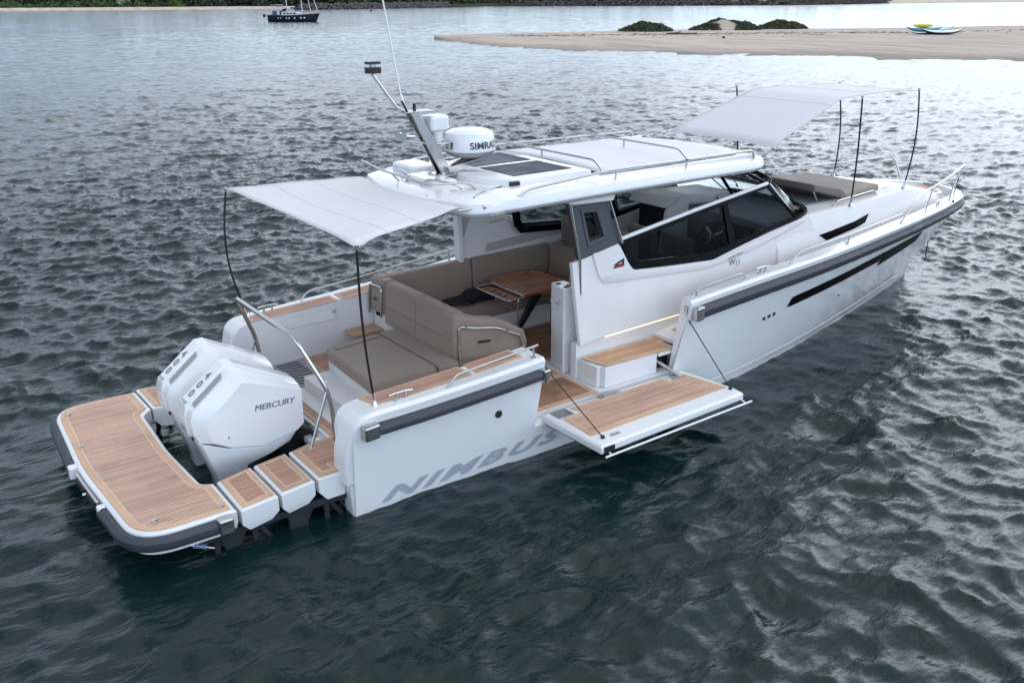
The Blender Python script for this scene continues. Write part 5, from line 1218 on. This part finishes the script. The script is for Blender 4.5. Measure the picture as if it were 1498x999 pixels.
def axis2(lo, c0, c1, hi, fine, grow_lo, grow_hi):
    a = list(np.arange(c0, c1, fine)); st = fine; x = c0; l = []
    while x > lo: st *= grow_lo; x -= st; l.append(x)
    st = fine; x = a[-1]; r_ = []
    while x < hi: st *= grow_hi if x < 260 else 1.05; x += st; r_.append(x)
    return np.array(l[::-1]+a+r_)
ax = axis2(-900, -5, 15, 4000, .058, 1.03, 1.0088); ay = axis2(-900, -8, 12, 4000, .058, 1.03, 1.0088)
gx, gy = np.meshgrid(ax, ay, indexing='ij'); sx = np.gradient(ax)[:, None]+0*gy; sy = np.gradient(ay)[None, :]+0*gx; sp_ = np.maximum(sx, sy)
gz = np.zeros_like(gx); ox = np.zeros_like(gx); oy = np.zeros_like(gx)
for (n_, size, l0, l1, amp, wd, sprd, sd_, lim) in ((512, 173.0, 4., 9, .012, R(60), .12, 13, 1.9), (512, 61.7, .8, 2.6, .016, R(50), .15, 3, .75), (512, 23.3, .20, .95, .0225, R(68), .28, 5, .24), (512, 11.9, .065, .34, .0115, R(40), .35, 8, .10)):
    H, DX, DY = fft_tile(n_, size, l0, l1, amp, wd, sprd, sd_)
    at_ = np.clip(2-sp_/lim, 0, 1)
    gz += samp(H, size, gx, gy)*at_; ox += samp(DX, size, gx, gy)*at_; oy += samp(DY, size, gx, gy)*at_
def _box(x0, x1, hw):
    dx_ = np.maximum(np.maximum(x0-gx, gx-x1), 0); dy_ = np.maximum(np.abs(gy)-hw, 0); return np.hypot(dx_, dy_)
dd_ = np.minimum(_box(-2.0, 7.5, 1.6), _box(7.0, 11.3, .7)); att = .30+.70*np.clip(dd_/1.3, 0, 1)**1.2
V = np.stack([gx-ox*att, gy-oy*att, gz*att-.02], -1).reshape(-1, 3); nx_, ny_ = gx.shape
idx = np.arange(nx_*ny_).reshape(nx_, ny_); F_ = np.stack([idx[:-1, :-1], idx[1:, :-1], idx[1:, 1:], idx[:-1, 1:]], -1).reshape(-1, 4)
me = bpy.data.meshes.new('water'); me.vertices.add(len(V)); me.vertices.foreach_set('co', V.ravel()); me.loops.add(F_.size); me.loops.foreach_set('vertex_index', F_.ravel())
me.polygons.add(len(F_)); me.polygons.foreach_set('loop_start', np.arange(0, F_.size, 4)); me.polygons.foreach_set('loop_total', np.full(len(F_), 4)); me.update(); me.shade_smooth()
WM = bpy.data.materials.new('sea_water'); WM.use_nodes = True; t = WM.node_tree; bs = t.nodes['Principled BSDF']
bs.inputs['Base Color'].default_value = (.003, .017, .0165, 1); bs.inputs['Roughness'].default_value = .09; bs.inputs['IOR'].default_value = 1.33
g = t.nodes.new('ShaderNodeNewGeometry'); mp = t.nodes.new('ShaderNodeMapping'); mp.inputs['Rotation'].default_value = (0, 0, R(36)); mp.inputs['Scale'].default_value = (.55, 1.7, 1); t.links.new(g.outputs['Position'], mp.inputs[0])
ln_ = t.nodes.new('ShaderNodeVectorMath'); ln_.operation = 'LENGTH'; t.links.new(g.outputs['Position'], ln_.inputs[0])
fad = t.nodes.new('ShaderNodeMapRange'); fad.inputs[1].default_value = 12; fad.inputs[2].default_value = 90; fad.inputs[3].default_value = .75; fad.inputs[4].default_value = 1.0; t.links.new(ln_.outputs['Value'], fad.inputs[0])
prev = None
for sc_, det, st_, dist in ((.45, 2, .8, .22), (1.6, 4, .8, .10), (6., 6, 1., .022), (17., 4, 1., .006)):
    nn_ = t.nodes.new('ShaderNodeTexNoise'); nn_.inputs['Scale'].default_value = sc_; nn_.inputs['Detail'].default_value = det; nn_.inputs['Distortion'].default_value = .3
    t.links.new(mp.outputs[0], nn_.inputs['Vector']); bpn = t.nodes.new('ShaderNodeBump'); bpn.inputs['Strength'].default_value = st_; bpn.inputs['Distance'].default_value = dist
    t.links.new(nn_.outputs[0], bpn.inputs['Height'])
    fm = t.nodes.new('ShaderNodeMath'); fm.operation = 'MULTIPLY'; fm.inputs[1].default_value = st_; t.links.new(fad.outputs[0], fm.inputs[0]); t.links.new(fm.outputs[0], bpn.inputs['Strength'])
    if prev: t.links.new(prev.outputs[0], bpn.inputs['Normal'])
    prev = bpn
t.links.new(prev.outputs[0], bs.inputs['Normal'])
me.materials.append(WM); wob = bpy.data.objects.new('water', me); C.objects.link(wob); wob['kind'] = 'structure'
